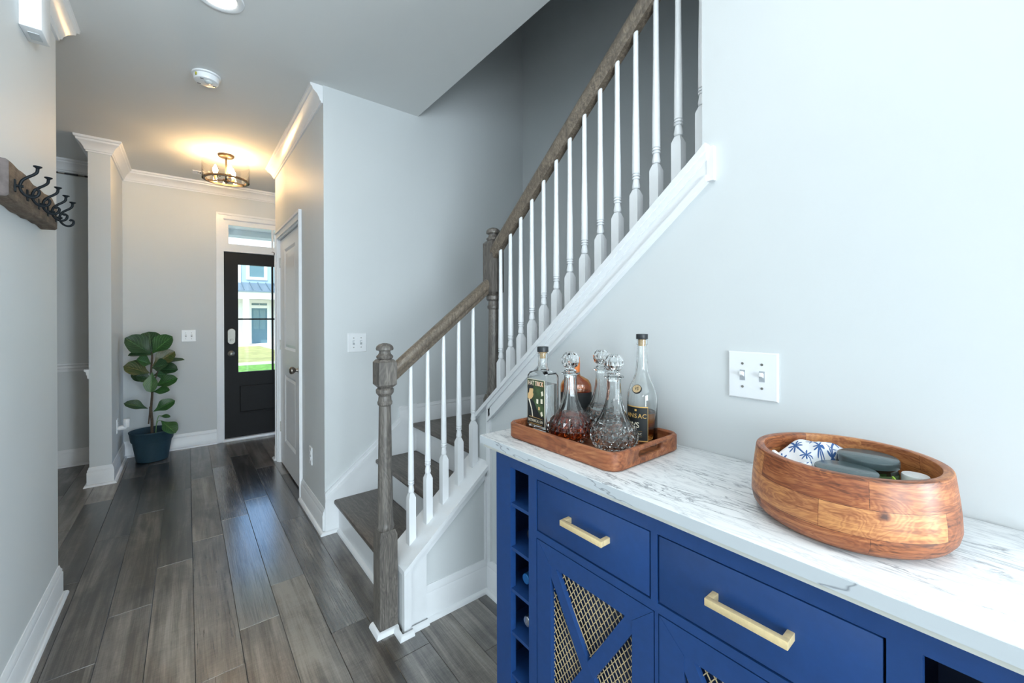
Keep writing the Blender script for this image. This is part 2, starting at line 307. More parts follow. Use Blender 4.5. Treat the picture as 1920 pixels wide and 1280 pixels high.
# ---------------------------------------------------------------- mesh helpers
WL = {}
class MB:
    def __init__(s): s.v = []; s.f = []; s.uv = {}
    def add(s, vs, fs, uvs=None):
        o = len(s.v); s.v += [tuple(p) for p in vs]
        for i, f in enumerate(fs):
            s.f.append(tuple(j+o for j in f))
            if uvs: s.uv[len(s.f)-1] = uvs[i]
        return s
    def box(s, x0, x1, y0, y1, z0, z1, bev=0):
        if bev:
            b = min(bev, (x1-x0)/3, (y1-y0)/3, (z1-z0)/3); bm = bmesh.new(); bmesh.ops.create_cube(bm, size=1)
            for v in bm.verts: v.co = ((x0+x1)/2+v.co.x*(x1-x0), (y0+y1)/2+v.co.y*(y1-y0), (z0+z1)/2+v.co.z*(z1-z0))
            bmesh.ops.bevel(bm, geom=bm.edges[:], offset=b, segments=2, affect='EDGES', profile=.5)
            bm.verts.index_update(); s.add([v.co[:] for v in bm.verts], [[v.index for v in f.verts] for f in bm.faces]); bm.free(); return s
        vs = [(x0, y0, z0), (x1, y0, z0), (x1, y1, z0), (x0, y1, z0), (x0, y0, z1), (x1, y0, z1), (x1, y1, z1), (x0, y1, z1)]
        return s.add(vs, [(0, 3, 2, 1), (4, 5, 6, 7), (0, 1, 5, 4), (1, 2, 6, 5), (2, 3, 7, 6), (3, 0, 4, 7)])
    def prism(s, pts, d):
        """closed polygon pts (3d, planar) extruded by vector d"""
        n = len(pts); d = Vector(d); a = [Vector(p) for p in pts]; b = [p+d for p in a]
        nrm = Vector((0, 0, 0))
        for i in range(n): nrm += a[i].cross(a[(i+1) % n])
        if nrm.dot(d) > 0: a, b = a[::-1], b[::-1]
        return s.add([*a, *b], [tuple(range(n)), tuple(range(2*n-1, n-1, -1))] + [(i, i+n, (i+1) % n+n, (i+1) % n) for i in range(n)])
    def loft(s, rings, cap=True, uv=None):
        n = len(rings[0]); vs = [p for r in rings for p in r]; fs = []; us = [] if uv else None
        for k in range(len(rings)-1):
            for i in range(n):
                j = (i+1) % n; fs.append((k*n+i, k*n+j, (k+1)*n+j, (k+1)*n+i))
                if uv: us.append([(uv[0]*i/n, uv[1][k]), (uv[0]*(i+1)/n, uv[1][k]), (uv[0]*(i+1)/n, uv[1][k+1]), (uv[0]*i/n, uv[1][k+1])])
        if cap:
            fs.append(tuple(range(n-1, -1, -1))); fs.append(tuple(range((len(rings)-1)*n, len(rings)*n)))
            if uv: us += [[(rings[0][i][0], rings[0][i][1]) for i in range(n-1, -1, -1)], [(rings[-1][i][0], rings[-1][i][1]) for i in range(n)]]
        return s.add(vs, fs, us)
    def lathe(s, prof, c=(0, 0), n=32, uvw=0):
        """prof: (r, z) bottom to top"""
        rings = [[(c[0]+max(r, 1e-5)*math.cos(2*PI*i/n), c[1]+max(r, 1e-5)*math.sin(2*PI*i/n), z) for i in range(n)] for r, z in prof]
        uv = None
        if uvw:
            acc = [0]
            for k in range(1, len(prof)): acc.append(acc[-1]+math.hypot(prof[k][0]-prof[k-1][0], prof[k][1]-prof[k-1][1]))
            uv = (uvw, acc)
        return s.loft(rings, True, uv)
    def mixed(s, prof, c=(0, 0), n=24):
        """prof: (z, r, 's' square | 'c' circle)"""
        rings = []
        for z, r, k in prof:
            ring = []
            for i in range(n):
                a = 2*PI*(i+.0)/n + PI/4
                ca, sa = math.cos(a), math.sin(a)
                q = r/max(abs(ca), abs(sa)) if k == 's' else r
                ring.append((c[0]+q*ca, c[1]+q*sa, z))
            rings.append(ring)
        return s.loft(rings)
    def tube(s, pts, r, n=10):
        pts = [Vector(p) for p in pts]; rs = r if isinstance(r, (list, tuple)) else [r]*len(pts); rings = []
        ref = None
        for i, p in enumerate(pts):
            t = (pts[min(i+1, len(pts)-1)]-pts[max(i-1, 0)]).normalized()
            if ref is None: ref = t.orthogonal().normalized()
            ref = (ref-t*ref.dot(t)); ref = ref.normalized() if ref.length > 1e-6 else t.orthogonal().normalized()
            bi = t.cross(ref)
            rings.append([p+(ref*math.cos(2*PI*k/n)+bi*math.sin(2*PI*k/n))*rs[i] for k in range(n)])
        return s.loft(rings)
    def sweep(s, prof, path):
        """prof (offset to the left of travel, z) open or closed polygon; path 2d polyline, mitred"""
        P = [Vector(p) for p in path]; rings = []
        for i, p in enumerate(P):
            d1 = (P[i]-P[i-1]).normalized() if i > 0 else None; d2 = (P[i+1]-P[i]).normalized() if i < len(P)-1 else None
            n1 = Vector((-d1.y, d1.x)) if d1 else None; n2 = Vector((-d2.y, d2.x)) if d2 else None
            if n1 is None: m = n2
            elif n2 is None: m = n1
            else:
                m = n1+n2; m = m/ max(.05, m.dot(n1))
            rings.append([(p.x+m.x*o, p.y+m.y*o, z) for o, z in prof])
        n = len(prof); fs = []
        for k in range(len(rings)-1):
            for i in range(n): j = (i+1) % n; fs.append((k*n+i, (k+1)*n+i, (k+1)*n+j, k*n+j))
        fs.append(tuple(range(n))); fs.append(tuple(range(len(rings)*n-1, (len(rings)-1)*n-1, -1)))
        return s.add([p for r in rings for p in r], fs)
    def xform(s, mtx, start=0):
        for i in range(start, len(s.v)): s.v[i] = tuple(mtx @ Vector(s.v[i]))
        return s
    def build(s, name, mat, parent=None, smooth=True, angle=35, fix=True):
        off = WL.get(parent.name, Vector((0, 0, 0))) if parent else Vector((0, 0, 0))
        me = bpy.data.meshes.new(name)
        me.from_pydata([tuple(Vector(p)-off) for p in s.v], [], s.f)
        if s.uv:
            ul = me.uv_layers.new(name='UVMap')
            for p in me.polygons:
                u = s.uv.get(p.index)
                if u:
                    for k, li in enumerate(p.loop_indices): ul.data[li].uv = u[k]
        if fix:
            bm = bmesh.new(); bm.from_mesh(me); bmesh.ops.recalc_face_normals(bm, faces=bm.faces[:]); bm.to_mesh(me); bm.free()
        if smooth:
            me.polygons.foreach_set('use_smooth', [True]*len(me.polygons)); me.set_sharp_from_angle(angle=math.radians(angle))
        for m in (mat if isinstance(mat, (list, tuple)) else [mat]): me.materials.append(m)
        o = bpy.data.objects.new(name, me); col.objects.link(o)
        if parent: o.parent = parent
        WL[o.name] = off
        return o
def tag(o, label=None, cat=None, group=None, kind=None):
    if label: o['label'] = label
    if cat: o['category'] = cat
    if group: o['group'] = group
    if kind: o['kind'] = kind
    return o
def thing(name, loc, label, cat, group=None):
    o = bpy.data.objects.new(name, None); col.objects.link(o); o.location = loc; o.empty_display_size = .05
    WL[o.name] = Vector(loc); return tag(o, label, cat, group)
def struct(name, loc=None, label=None):
    o = bpy.data.objects.new(name, None); col.objects.link(o); o.location = loc or (0, 0, 0); WL[o.name] = Vector(loc or (0, 0, 0))
    o['kind'] = 'structure'
    return o
def S(mb, name, mat, parent=None, **k):
    o = mb.build(name, mat, parent, **k)
    if parent is None: o['kind'] = 'structure'
    return o
def text(s, size, mat, parent, mtx, name='lettering', extrude=.0002, align='CENTER', shear=0, sx=1):
    c = bpy.data.curves.new(name, 'FONT'); c.body = s; c.size = size; c.extrude = extrude; c.align_x = align; c.align_y = 'CENTER'; c.shear = shear; c.resolution_u = 3
    c.materials.append(mat); o = bpy.data.objects.new(name, c); col.objects.link(o); o.parent = parent
    off = WL.get(parent.name, Vector((0, 0, 0)))
    o.parent = None; dg = bpy.context.evaluated_depsgraph_get(); me = bpy.data.meshes.new_from_object(o.evaluated_get(dg))
    bpy.data.objects.remove(o); me.transform(Matrix.Translation(-off) @ mtx @ Matrix.Diagonal((sx, 1, 1, 1)))
    o = bpy.data.objects.new(name, me); col.objects.link(o); o.parent = parent; WL[o.name] = off
    return o
def face_mtx(origin, xdir, ydir):
    x = Vector(xdir).normalized(); y = Vector(ydir).normalized(); z = x.cross(y)
    m = Matrix((x, y, z)).transposed().to_4x4(); m.translation = origin; return m
def copy_tree(o, parent=None):
    c = o.copy(); col.objects.link(c)
    if parent: c.parent = parent
    WL[c.name] = WL.get(o.name, Vector((0, 0, 0)))
    for ch in list(o.children): copy_tree(ch, c)
    return c

# ================================================================ SETTING
XL, YL, XH, YS, XR, YF, ZC = -.48, 2.84, .655, 2.665, 1.139, 5.335, 2.74
XW = 2.245          # right wall of the stairwell
YE = -.7            # where the right wall ends behind the camera
YO = .565           # where the stair opening in the right wall ends
# floor: slab plus planks
floor = S(MB().box(-4.6, 4.7, -5.1, 5.5, -.12, -.004), 'floor', M['subfloor'])
pw = .149; base_x = .019
known = {0: 3.05, 1: 3.26, 2: 3.51, 3: 3.0, -1: 2.85, -2: 2.51, -3: 2.21, 4: 2.7}
gloss = {(1, 0): .95, (2, 0): .95, (0, 0): .45, (3, 0): .5, (1, 1): .55, (2, 1): .8, (3, 1): .6, (0, 1): .3, (1, -1): .35, (2, -1): .25, (-1, 0): .3}
tones = {(-4, 0): .22, (-4, 1): .2, (-3, 2): .15, (-2, 2): .12, (-1, 2): .1, (0, 2): .35, (0, -1): .55, (4, 1): .2, (1, 0): .55, (2, 0): .5, (0, 0): .5, (0, 1): .62, (-1, 1): .15, (-1, 0): .62, (-2, 0): .45, (-3, 0): .4, (1, 1): .6, (2, 1): .15, (3, 0): .38, (2, -1): .85, (1, -1): .62, (3, -1): .55, (3, 1): .35, (4, 0): .4, (0, -1): .55, (-2, 1): .4, (-3, 1): .3}
pmesh = None
xmin, xmax = -.95, 1.28
k0 = math.floor((xmin-base_x)/pw)
for k in range(k0-10, 14):
    x0 = base_x+k*pw; x1 = x0+pw
    if x1 < -2.2 or x0 > 1.5: continue
    j0 = known.get(k, 2.3+((k*.437) % 1.2)); L = 1.2
    for q in range(-3, 4):
        a = j0-L+q*L; b2 = j0+q*L; a = max(a, -.7); b2 = min(b2, YF+.03)
        if b2-a < .05: continue
        mb = MB().box(x0+.0006, x1-.0006, a+.0006, b2-.0006, -.006, 0, bev=.0012)
        cx, cy = (x0+x1)/2, (a+b2)/2
        mb.xform(Matrix.Translation((-cx, -cy, 0)))
        o = mb.build('plank', M['plank'], floor, smooth=False, fix=False); o.location = (cx, cy, 0)
        rr = random.Random(k*31+q*7+5)
        o.color = (tones.get((k, q), .25+.5*rr.random()), gloss.get((k, q), .15+.3*rr.random()), 0, 1)
S(MB().box(-4.6, -2.2, -5, 5.4, -.006, 0).box(-2.2, 4.6, -5, -.7, -.006, 0), 'floor_covering', M['plank'], floor, smooth=False)

# walls
S(MB().box(XL-.125, XL, 1.35, YL, 0, ZC).box(-4.5, XL-.125, YL-.13, YL, 0, ZC), 'wall_left', M['wall'], smooth=False)
S(MB().box(-.606, -.478, 4.58, YF, 0, ZC), 'wall_partition', M['wall'], smooth=False)
fx0, fx1 = .305, 1.228
S(MB().box(-4.5, fx0, YF, YF+.13, 0, ZC).box(fx1, 2.4, YF, YF+.13, 0, ZC).box(fx0, fx1, YF, YF+.13, 2.39, ZC), 'wall_front', M['wall'], smooth=False)
# closet box: hall face with a door niche, stair face
S(MB().box(XH, XH+.1, YS, 3.345, 0, ZC).box(XH, XH+.1, 4.275, 4.40, 0, ZC).box(XH, XH+.1, 3.345, 4.275, 2.05, ZC).box(XH+.1, 2.4, 4.30, 4.40, 0, ZC).box(XH+.08, XH+.1, 3.345, 4.275, 0, 2.05), 'wall_hall', M['wall'], smooth=False)
S(MB().box(XH+.1, XW, YS, YS+.12, 0, ZC).box(1.28, XW, YS, YS+.12, ZC, 5.4), 'wall_stair_back', M['wall'], smooth=False)
S(MB().box(XW, XW+.1, YE, YS, 0, ZC).box(XW, XW+.1, -2.2, YS, ZC, 5.4), 'wall_stair_side', M['wall'], smooth=False)
# right wall with the raked stair opening
capz = lambda y: 1.758-.825*(y-.56)       # underside of the raked cap at the wall

pts = [(XR, YE, 0), (XR, 1.735, 0), (XR, 1.735, capz(1.735)), (XR, YO, capz(YO)), (XR, YO, ZC), (XR, YE, ZC)]
S(MB().prism(pts, (.141, 0, 0)), 'wall_right', M['wall'], smooth=False)
S(MB().box(1.28, XW, YE, YE+.1, 0, ZC), 'wall_under_stair', M['wall'], smooth=False)
S(MB().box(1.14, 1.28, -2.2, YS+.0, ZC+.28, 5.4).box(1.14, XW+.1, -2.3, -2.2, 2.7, 5.4), 'wall_upper', M['wall'], smooth=False)
S(MB().box(-4.6, -4.5, -5, YF+.1, 0, ZC).box(-4.5, 4.6, -5.1, -5, 0, ZC).box(4.6, 4.7, -5.1, YE+.1, 0, ZC).box(XW+.1, 4.6, YE, YE+.1, 0, ZC), 'wall_back', M['wall'], smooth=False)
# ceilings
S(MB().box(-4.6, 1.28, -5.1, YF+.13, ZC, ZC+.28).box(1.28, 2.4, YS+.12, YF+.13, ZC, ZC+.28).box(1.28, 4.7, -5.1, YE, ZC, ZC+.28), 'ceiling', M['ceiling'], smooth=False)
S(MB().box(1.1, 2.4, -2.3, YS+.12, 5.4, 5.5), 'ceiling_upper', M['ceiling'], smooth=False)

# knee wall below the lower railing
kz = lambda x: .311+.81*(x-.761)          # top of the raked knee-wall cap
pts = [(.705, 1.625, 0), (1.139, 1.625, 0), (1.139, 1.625, kz(1.139)-.02), (.705, 1.625, kz(.705)-.02)]
kw = S(MB().prism(pts, (0, .135, 0)), 'wall_knee', M['wall'], smooth=False)
MB().prism([(.70, 1.60, kz(.70)-.022), (1.16, 1.60, kz(1.16)-.022), (1.16, 1.60, kz(1.16)), (.70, 1.60, kz(.70))], (0, .185, 0)).build('cap', M['trim'], kw)
MB().prism([(.700, 1.599, 0), (.732, 1.599, 0), (.732, 1.599, kz(.732)-.0225), (.700, 1.599, kz(.700)-.0225)], (0, .0255, 0)).prism([(.732, 1.613, 0), (.808, 1.613, 0), (.808, 1.613, kz(.808)-.022), (.732, 1.613, kz(.732)-.022)], (0, .013, 0)).build('end_board', M['trim'], kw)
MB().prism([(.808, 1.613, kz(.808)-.06), (1.12, 1.613, kz(1.12)-.06), (1.12, 1.613, kz(1.12)-.022), (.808, 1.613, kz(.808)-.022)], (0, .013, 0)).build('rake_board', M['trim'], kw)
MB().box(1.118, 1.139, 1.612, 1.626, .15, kz(1.12)-.05).build('corner_bead', M['trim'], kw)

# raked cap and moulding along the right wall
cz = lambda y: 1.78-.825*(y-.56)
rc = S(MB().prism([(1.113, YO-.02, cz(YO-.02)-.022), (1.113, 1.725, cz(1.725)-.022), (1.113, 1.725, cz(1.725)), (1.113, YO-.02, cz(YO-.02))], (.19, 0, 0)), 'trim_1', M['trim'])
for i, (a, b2, t) in enumerate(((.022, .045, .018), (.045, .088, .012), (.088, .104, .022))):
    MB().prism([(XR-t, .545, cz(.545)-b2), (XR-t, 1.60, cz(1.60)-b2), (XR-t, 1.60, cz(1.60)-a), (XR-t, .545, cz(.545)-a)], (t, 0, 0)).build('moulding', M['trim'], rc)
MB().box(XR-.014, XR, .527, .546, cz(.545)-.104, cz(.545)-.01).build('moulding_return', M['trim'], rc)
MB().box(XR-.012, XR, 1.588, 1.618, .15, cz(1.60)-.03).build('edge_bead', M['trim'], rc)

# baseboards, shoe mouldings, crown, chair rail
BP = [(0, 0), (.014, 0), (.014, .112), (.0105, .118), (.0115, .128), (.006, .138), (.004, .150), (0, .150)]
QP = [(.013, 0), (.031, 0), (.0298, .007), (.026, .013), (.020, .017), (.013, .018)]
CP = [(0, 2.634), (.010, 2.634), (.012, 2.644), (.018, 2.648), (.022, 2.662), (.034, 2.684), (.050, 2.700), (.058, 2.706), (.060, 2.718), (.070, 2.724), (.072, ZC-.0005), (0, ZC-.0005)]
def base(name, path, qpath=None):
    o = S(MB().sweep(BP, path), name, M['trim']); MB().sweep(QP, qpath or path).build('shoe_moulding', M['trim'], o); return o
base('baseboard_left', [(-1.4, YL), (XL, YL), (XL, 1.35)])
base('baseboard_front', [(.242, YF), (-.478, YF), (-.478, 4.58), (-.606, 4.58), (-.606, YF), (-4.4, YF)])
base('baseboard_hall', [(XH, YS-.001), (XH, 3.283)], [(.746, YS), (XH, YS), (XH, 3.283)])
base('baseboard_hall_end', [(XH, 4.337), (XH, 4.40), (1.6, 4.40)])
base('baseboard_right', [(.808, 1.625), (XR, 1.625), (XR, 1.04)] if False else [(XR, 1.06), (XR, 1.625), (.808, 1.625)])
S(MB().sweep(QP, [(.808, 1.615), (.733, 1.615)]).sweep(QP, [(.733, 1.60), (.700, 1.60), (.700, 1.60+.056)]), 'trim_2', M['trim'])
S(MB().sweep(CP, [(-1.4, YL), (XL, YL), (XL, 1.35)]), 'trim_3', M['trim'])
S(MB().sweep(CP, [(2.2, YF), (-.478, YF), (-.478, 4.58), (-.606, 4.58), (-.606, YF), (-4.4, YF)]), 'trim_4', M['trim'])
S(MB().sweep(CP, [(XH, YS+.008), (XH, 4.40), (2.2, 4.40)]), 'trim_5', M['trim'])
RP = [(0, .85), (.010, .85), (.010, .872), (.016, .880), (.016, .900), (.028, .908), (.028, .922), (0, .922)]
S(MB().sweep(RP, [(-.606, 4.58), (-.606, YF), (-4.4, YF)]), 'trim_6', M['trim'])

# ---------------------------------------------------------------- front door and transom
d1 = struct('door_1', (fx0, YF, 0))
cw = .062
for x0, x1 in ((fx0-.063, fx0), (fx1, fx1+.063)):
    MB().box(x0 if x0 >= fx0 else x0+.02, x1 if x0 < fx0 else x1-.02, YF-.012, YF, 0, 2.39).box(x0 if x0 < fx0 else x1-.02, x0+.02 if x0 < fx0 else x1, YF-.022, YF, 0, 2.432).build('casing', M['trim'], d1, smooth=False)
MB().box(fx0-.043, fx1+.043, YF-.012, YF, 2.39, 2.432).box(fx0-.063, fx1+.063, YF-.022, YF, 2.432, 2.453).build('casing', M['trim'], d1)
MB().box(fx0-.001, fx0+.004, YF-.002, YF+.12, .026, 2.386).box(fx1-.004, fx1+.001, YF-.002, YF+.12, .026, 2.386).box(fx0-.001, fx1+.001, YF-.002, YF+.12, 2.386, 2.391).build('jamb', M['trim'], d1, smooth=False)
MB().box(fx0-.02, fx1+.02, YF-.03, YF+.13, 0, .026, bev=.004).build('threshold', M['trim'], d1)
dy0, dy1 = YF+.016, YF+.060
gx0, gx1, gz0, gz1 = .437, 1.095, .734, 1.915
lf = MB().box(.309, gx0, dy0, dy1, .03, 2.042).box(gx1, 1.224, dy0, dy1, .03, 2.042).box(gx0, gx1, dy0, dy1, gz1, 2.042).box(gx0, gx1, dy0, dy1, .60, gz0).box(gx0, gx1, dy0, dy1, .03, .278).box(gx0, gx1, dy0+.012, dy1-.012, .278, .60)
lf.build('door_leaf', M['black_door'], d1, smooth=False)
MB().box(gx0+.012, gx1-.012, dy0+.004, dy1-.01, .292, .585, bev=.014).build('door_panel', M['black_door'], d1, smooth=False)
mbm = MB().box(.757, .775, dy0+.006, dy1-.006, gz0, gz1).box(gx0, gx1, dy0+.006, dy1-.006, 1.308, 1.324)
mbm.build('muntin', M['black_door'], d1, smooth=False)
for x0, x1 in ((gx0, .757), (.775, gx1)):
    for z0, z1 in ((gz0, 1.308), (1.324, gz1)):
        MB().box(x0, x1, dy0+.02, dy0+.024, z0, z1).build('pane', M['pane'], d1, smooth=False)
mb = MB()
n = 24; ring = []
def stadium(cx, cz, w, h, y, n=24):
    pts = []
    for i in range(n):
        a = 2*PI*i/n; r = w/2
        pts.append((cx+r*math.cos(a), y, cz+r*math.sin(a)+(h/2-r)*(1 if math.sin(a) >= 0 else -1)))
    return pts
mb.loft([stadium(.374, 1.13, .078, .176, dy0), stadium(.374, 1.13, .078, .176, dy0-.018), stadium(.374, 1.13, .066, .164, dy0-.026)])
lk = mb.build('deadbolt', M['silver'], d1, angle=50)
MB().loft([[(.376+.016*math.cos(2*PI*i/16), dy0-.026, 1.09+.016*math.sin(2*PI*i/16)) for i in range(16)], [(.376+.014*math.cos(2*PI*i/16), dy0-.036, 1.09+.014*math.sin(2*PI*i/16)) for i in range(16)]]).box(.372, .380, dy0-.048, dy0-.034, 1.075, 1.105).build('turn_piece', M['silver'], lk)
def knob_mesh(axis_pt, direction, prof, n=24):
    """revolved around direction starting at axis_pt; prof (r, distance)"""
    d = Vector(direction).normalized(); a = d.orthogonal().normalized(); b = d.cross(a); p = Vector(axis_pt)
    return MB().loft([[p+d*t+(a*math.cos(2*PI*i/n)+b*math.sin(2*PI*i/n))*max(r, 1e-5) for i in range(n)] for r, t in prof])
KP = [(.033, 0), (.033, .006), (.028, .010), (.013, .013), (.011, .028), (.018, .034), (.026, .044), (.0285, .055), (.026, .064), (.016, .071), (0, .073)]
knob_mesh((.372, dy0, .942), (0, -1, 0), KP).build('door_knob', M['silver'], d1, angle=50)
MB().box(.300, .309, dy0-.002, dy0+.02, .915, .965).build('strike_plate', M['dark_metal'], d1)
# transom
w1 = struct('window_1', (fx0, YF, 2.1))
ty0, ty1 = YF+.012, YF+.05
MB().box(fx0+.004, .352, ty0, ty1, 2.129, 2.333).box(1.18, fx1-.004, ty0, ty1, 2.129, 2.333).box(fx0+.004, fx1-.004, ty0, ty1, 2.333, 2.386).box(fx0+.004, fx1-.004, ty0-.012, ty1, 2.045, 2.129).build('window_frame', M['trim'], w1, smooth=False)
MB().box(.757, .776, ty0+.008, ty1-.008, 2.129, 2.333).build('muntin', M['trim'], w1)
for x0, x1 in ((.352, .757), (.776, 1.18)): MB().box(x0, x1, ty0+.018, ty0+.022, 2.129, 2.333).build('pane', M['pane'], w1, smooth=False)

# ---------------------------------------------------------------- closet door
d2 = struct('door_2', (XH, 3.81, 0))
for y0, y1 in ((3.283, 3.345), (4.275, 4.337)):
    MB().box(XH-.012, XH, y0+.018 if y0 < 4 else y0, y1 if y0 < 4 else y1-.018, 0, 2.05).box(XH-.020, XH, y0 if y0 < 4 else y1-.018, y0+.018 if y0 < 4 else y1, 0, 2.094).build('casing', M['trim'], d2, smooth=False)
MB().box(XH-.012, XH, 3.301, 4.319, 2.05, 2.094).box(XH-.020, XH, 3.283, 4.337, 2.094, 2.113).build('casing', M['trim'], d2)
MB().box(XH-.001, XH+.08, 3.343, 3.362, 0, 2.05).box(XH-.001, XH+.08, 4.258, 4.277, 0, 2.05).box(XH-.001, XH+.08, 3.345, 4.275, 2.034, 2.052).build('jamb', M['trim'], d2, smooth=False)
dx = XH+.016; ya, yb = 3.366, 4.254
pan = ((3.60, 4.06, 1.05, 1.925), (3.60, 4.06, .235, .83))
lf = MB().box(dx, dx+.035, ya, pan[0][0], .014, 2.03).box(dx, dx+.035, pan[0][1], yb, .014, 2.03)
for z0, z1 in ((.014, .235), (.83, 1.05), (1.925, 2.03)): lf.box(dx, dx+.035, pan[0][0], pan[0][1], z0, z1)
lf.build('door_leaf', M['trim'], d2, smooth=False)
for y0, y1, z0, z1 in pan:
    # sloped sticking around a flat field
    a = [(dx, y0, z0), (dx, y1, z0), (dx, y1, z1), (dx, y0, z1)]; e = .022
    b2 = [(dx+.010, y0+e, z0+e), (dx+.010, y1-e, z0+e), (dx+.010, y1-e, z1-e), (dx+.010, y0+e, z1-e)]
    e2 = .045; c2 = [(dx+.004, y0+e2, z0+e2), (dx+.004, y1-e2, z0+e2), (dx+.004, y1-e2, z1-e2), (dx+.004, y0+e2, z1-e2)]
    MB().loft([a, b2, c2], cap=False).add(c2, [(0, 1, 2, 3)]).build('door_panel', M['trim'], d2, smooth=False, fix=True)
for z in (1.83, 1.08, .33):
    MB().box(dx-.006, dx+.001, yb-.012, yb+.018, z-.045, z+.045).build('hinge', M['silver'], d2)
MB().box(XH-.026, XH-.019, 4.318, 4.330, 1.905, 1.930, bev=.002).tube([(XH-.024, 4.325, 1.927), (XH-.034, 4.325, 1.934), (XH-.040, 4.325, 1.928)], .0025, 8).build('latch_hook', M['dark_metal'], d2)
knob_mesh((dx, 3.445, .925), (-1, 0, 0), KP).build('door_knob', plain('antique_nickel', (.30, .27, .24), .28, metal=1), d2, angle=50)

# ================================================================ STAIRS
st = thing('staircase', (.72, 2.2, 0), 'staircase of grey-brown wooden treads with white risers turning at a landing', 'staircase')
R = .195; yb0 = 1.765
def tread(x0, x1, z): return MB().box(x0, x1, yb0, YS-.001, z-.028, z, bev=.010)
noses = [.705, .965, 1.225]
for i, xn in enumerate(noses[:2]): tread(xn, noses[i+1]+.03, R*(i+1)).build('tread', M['tread'], st)
MB().box(1.225, XW-.001, 1.62, YS-.001, R*3-.028, R*3, bev=.010).build('landing', M['tread'], st)
for i, xn in enumerate(noses): MB().box(xn+.028, xn+.045, yb0, YS-.001, R*i, R*(i+1)-.026).build('riser', M['trim'], st, smooth=False)
MB().sweep(QP, [(noses[0]+.041, 1.73), (noses[0]+.041, YS-.03)][::1]).build('shoe_moulding', M['trim'], st)
# upper flight, climbing towards the camera behind the right wall
ru = R/.825
for i in range(9):
    yn = 1.60-i*ru; z = R*(4+i)
    MB().box(1.281, XW-.001, yn-ru-.02, yn+.025, z-.028, z, bev=.010).build('tread', M['tread'], st)
    MB().box(1.281, XW-.001, yn-.017, yn, z-R, z-.026).build('riser', M['trim'], st, smooth=False)
# wall skirt of the lower flight with its moulded top edge, then landing baseboard
sk = lambda x: .247+.805*(x-.657)
MB().prism([(XH-.001, YS-.012, 0), (.75, YS-.012, 0), (1.26, YS-.012, .39), (1.26, YS-.012, .72), (1.134, YS-.012, .706), (1.134, YS-.012, sk(1.134)), (XH-.001, YS-.012, sk(XH))], (0, .013, 0)).build('skirt_board', M['trim'], st, smooth=False)
for a, b2, t in ((-.05, -.020, .022), (-.020, .004, .017)):
    MB().prism([(XH-.002, YS-t, sk(XH)+a), (1.138, YS-t, sk(1.138)+a), (1.138, YS-t, sk(1.138)+b2), (XH-.002, YS-t, sk(XH)+b2)], (0, t, 0)).build('skirt_moulding', M['trim'], st, smooth=False)
MB().sweep([(o, z*.85+R*3) for o, z in BP], [(XW, 1.62), (XW, YS-.0), (1.132, YS-.0)]).build('landing_baseboard', M['trim'], st)

rail = thing('stair_railing', (.657, 1.694, 0), 'stair railing with brown handrails, two newel posts and white turned balusters', 'railing')
CB = [(.108, 'x')]
def newel(c, z0, zs):
    """zs: base block top, shaft top ring, block bottom, block top"""
    a, b2, d, e = zs; h = .038
    p = [(z0, h, 's'), (a-.022, h, 's'), (a, .031, 's'), (a+.001, .034, 'c'), (a+.008, .037, 'c'), (a+.018, .036, 'c'), (a+.026, .033, 'c'), (a+.034, .0325, 'c'),
         (b2-.012, .0245, 'c'), (b2-.006, .030, 'c'), (b2+.004, .031, 'c'), (b2+.012, .027, 'c'), (b2+.03, .0255, 'c'), (d-.030, .030, 'c'), (d-.022, .036, 'c'), (d-.008, .037, 'c'), (d-.001, .030, 'c'),
         (d, .024, 's'), (d+.014, h, 's'), (e-.012, h, 's'), (e, .028, 's')]
    o = MB().mixed(p, c, 32).build('newel_post', M['newel'], rail, angle=30)
    q = [(.027, e-.001), (.034, e+.006), (.035, e+.013), (.026, e+.022), (.0225, e+.030), (.024, e+.036), (.035, e+.039), (.0365, e+.046), (.033, e+.056), (.023, e+.064), (.010, e+.068), (0, e+.069)]
    MB().lathe(q, c, 32).build('finial', M['newel'], o, angle=50)
    return o
n1 = newel((.657, 1.694), .0, (.420, .955, 1.020, 1.140))
n2 = newel((1.222, 1.685), R*3, (.925, 1.370, 1.432, 1.705))
S(MB().sweep(QP, [(.617+.013, 1.733), (.617+.013, 1.655+.013), (.695, 1.655+.013)][::-1]), 'trim_7', M['trim'])
RPf = [(-.016, 0), (.016, 0), (.021, .008), (.021, .016), (.028, .024), (.030, .036), (.027, .048), (.018, .057), (.006, .061), (-.006, .061), (-.018, .057), (-.027, .048), (-.030, .036), (-.028, .024), (-.021, .016), (-.021, .008)]
def handrail(p0, p1):
    p0, p1 = Vector(p0), Vector(p1); d = (p1-p0).normalized(); side = d.cross(Vector((0, 0, 1))).normalized(); upv = side.cross(d)
    vert = Vector((0, 0, 1))
    rings = [[p+side*a+vert*(b2/ max(.3, upv.z)) for a, b2 in RPf] for p in (p0, p1)]
    mb = MB().loft(rings)
    return mb
zl = lambda x: 1.108+.80*(x-.779)
zu = lambda y: 1.652-.83*(y-1.601)
handrail((.690, 1.697, zl(.690)), (1.190, 1.697, zl(1.190))).build('handrail', M['rail'], rail)
handrail((1.212, 1.660, zu(1.660)), (1.212, YO-.002, zu(YO-.002))).build('handrail', M['rail'], rail)
BPf = [(-.03, .016, 's'), (.207, .016, 's'), (.230, .0085, 's'), (.2305, .0085, 'c'), (.233, .0125, 'c'), (.242, .0138, 'c'), (.268, .0100, 'c'), (.2695, .0130, 'c'), (.2755, .0138, 'c'), (.277, .0095, 'c'), (.279, .0095, 'c'), (.2805, .0138, 'c'), (.287, .0130, 'c'), (.2885, .0100, 'c'), (.291, .0134, 'c'), (.42, .0125, 'c'), (.62, .0095, 'c'), (.86, .0085, 'c')]
proto = None
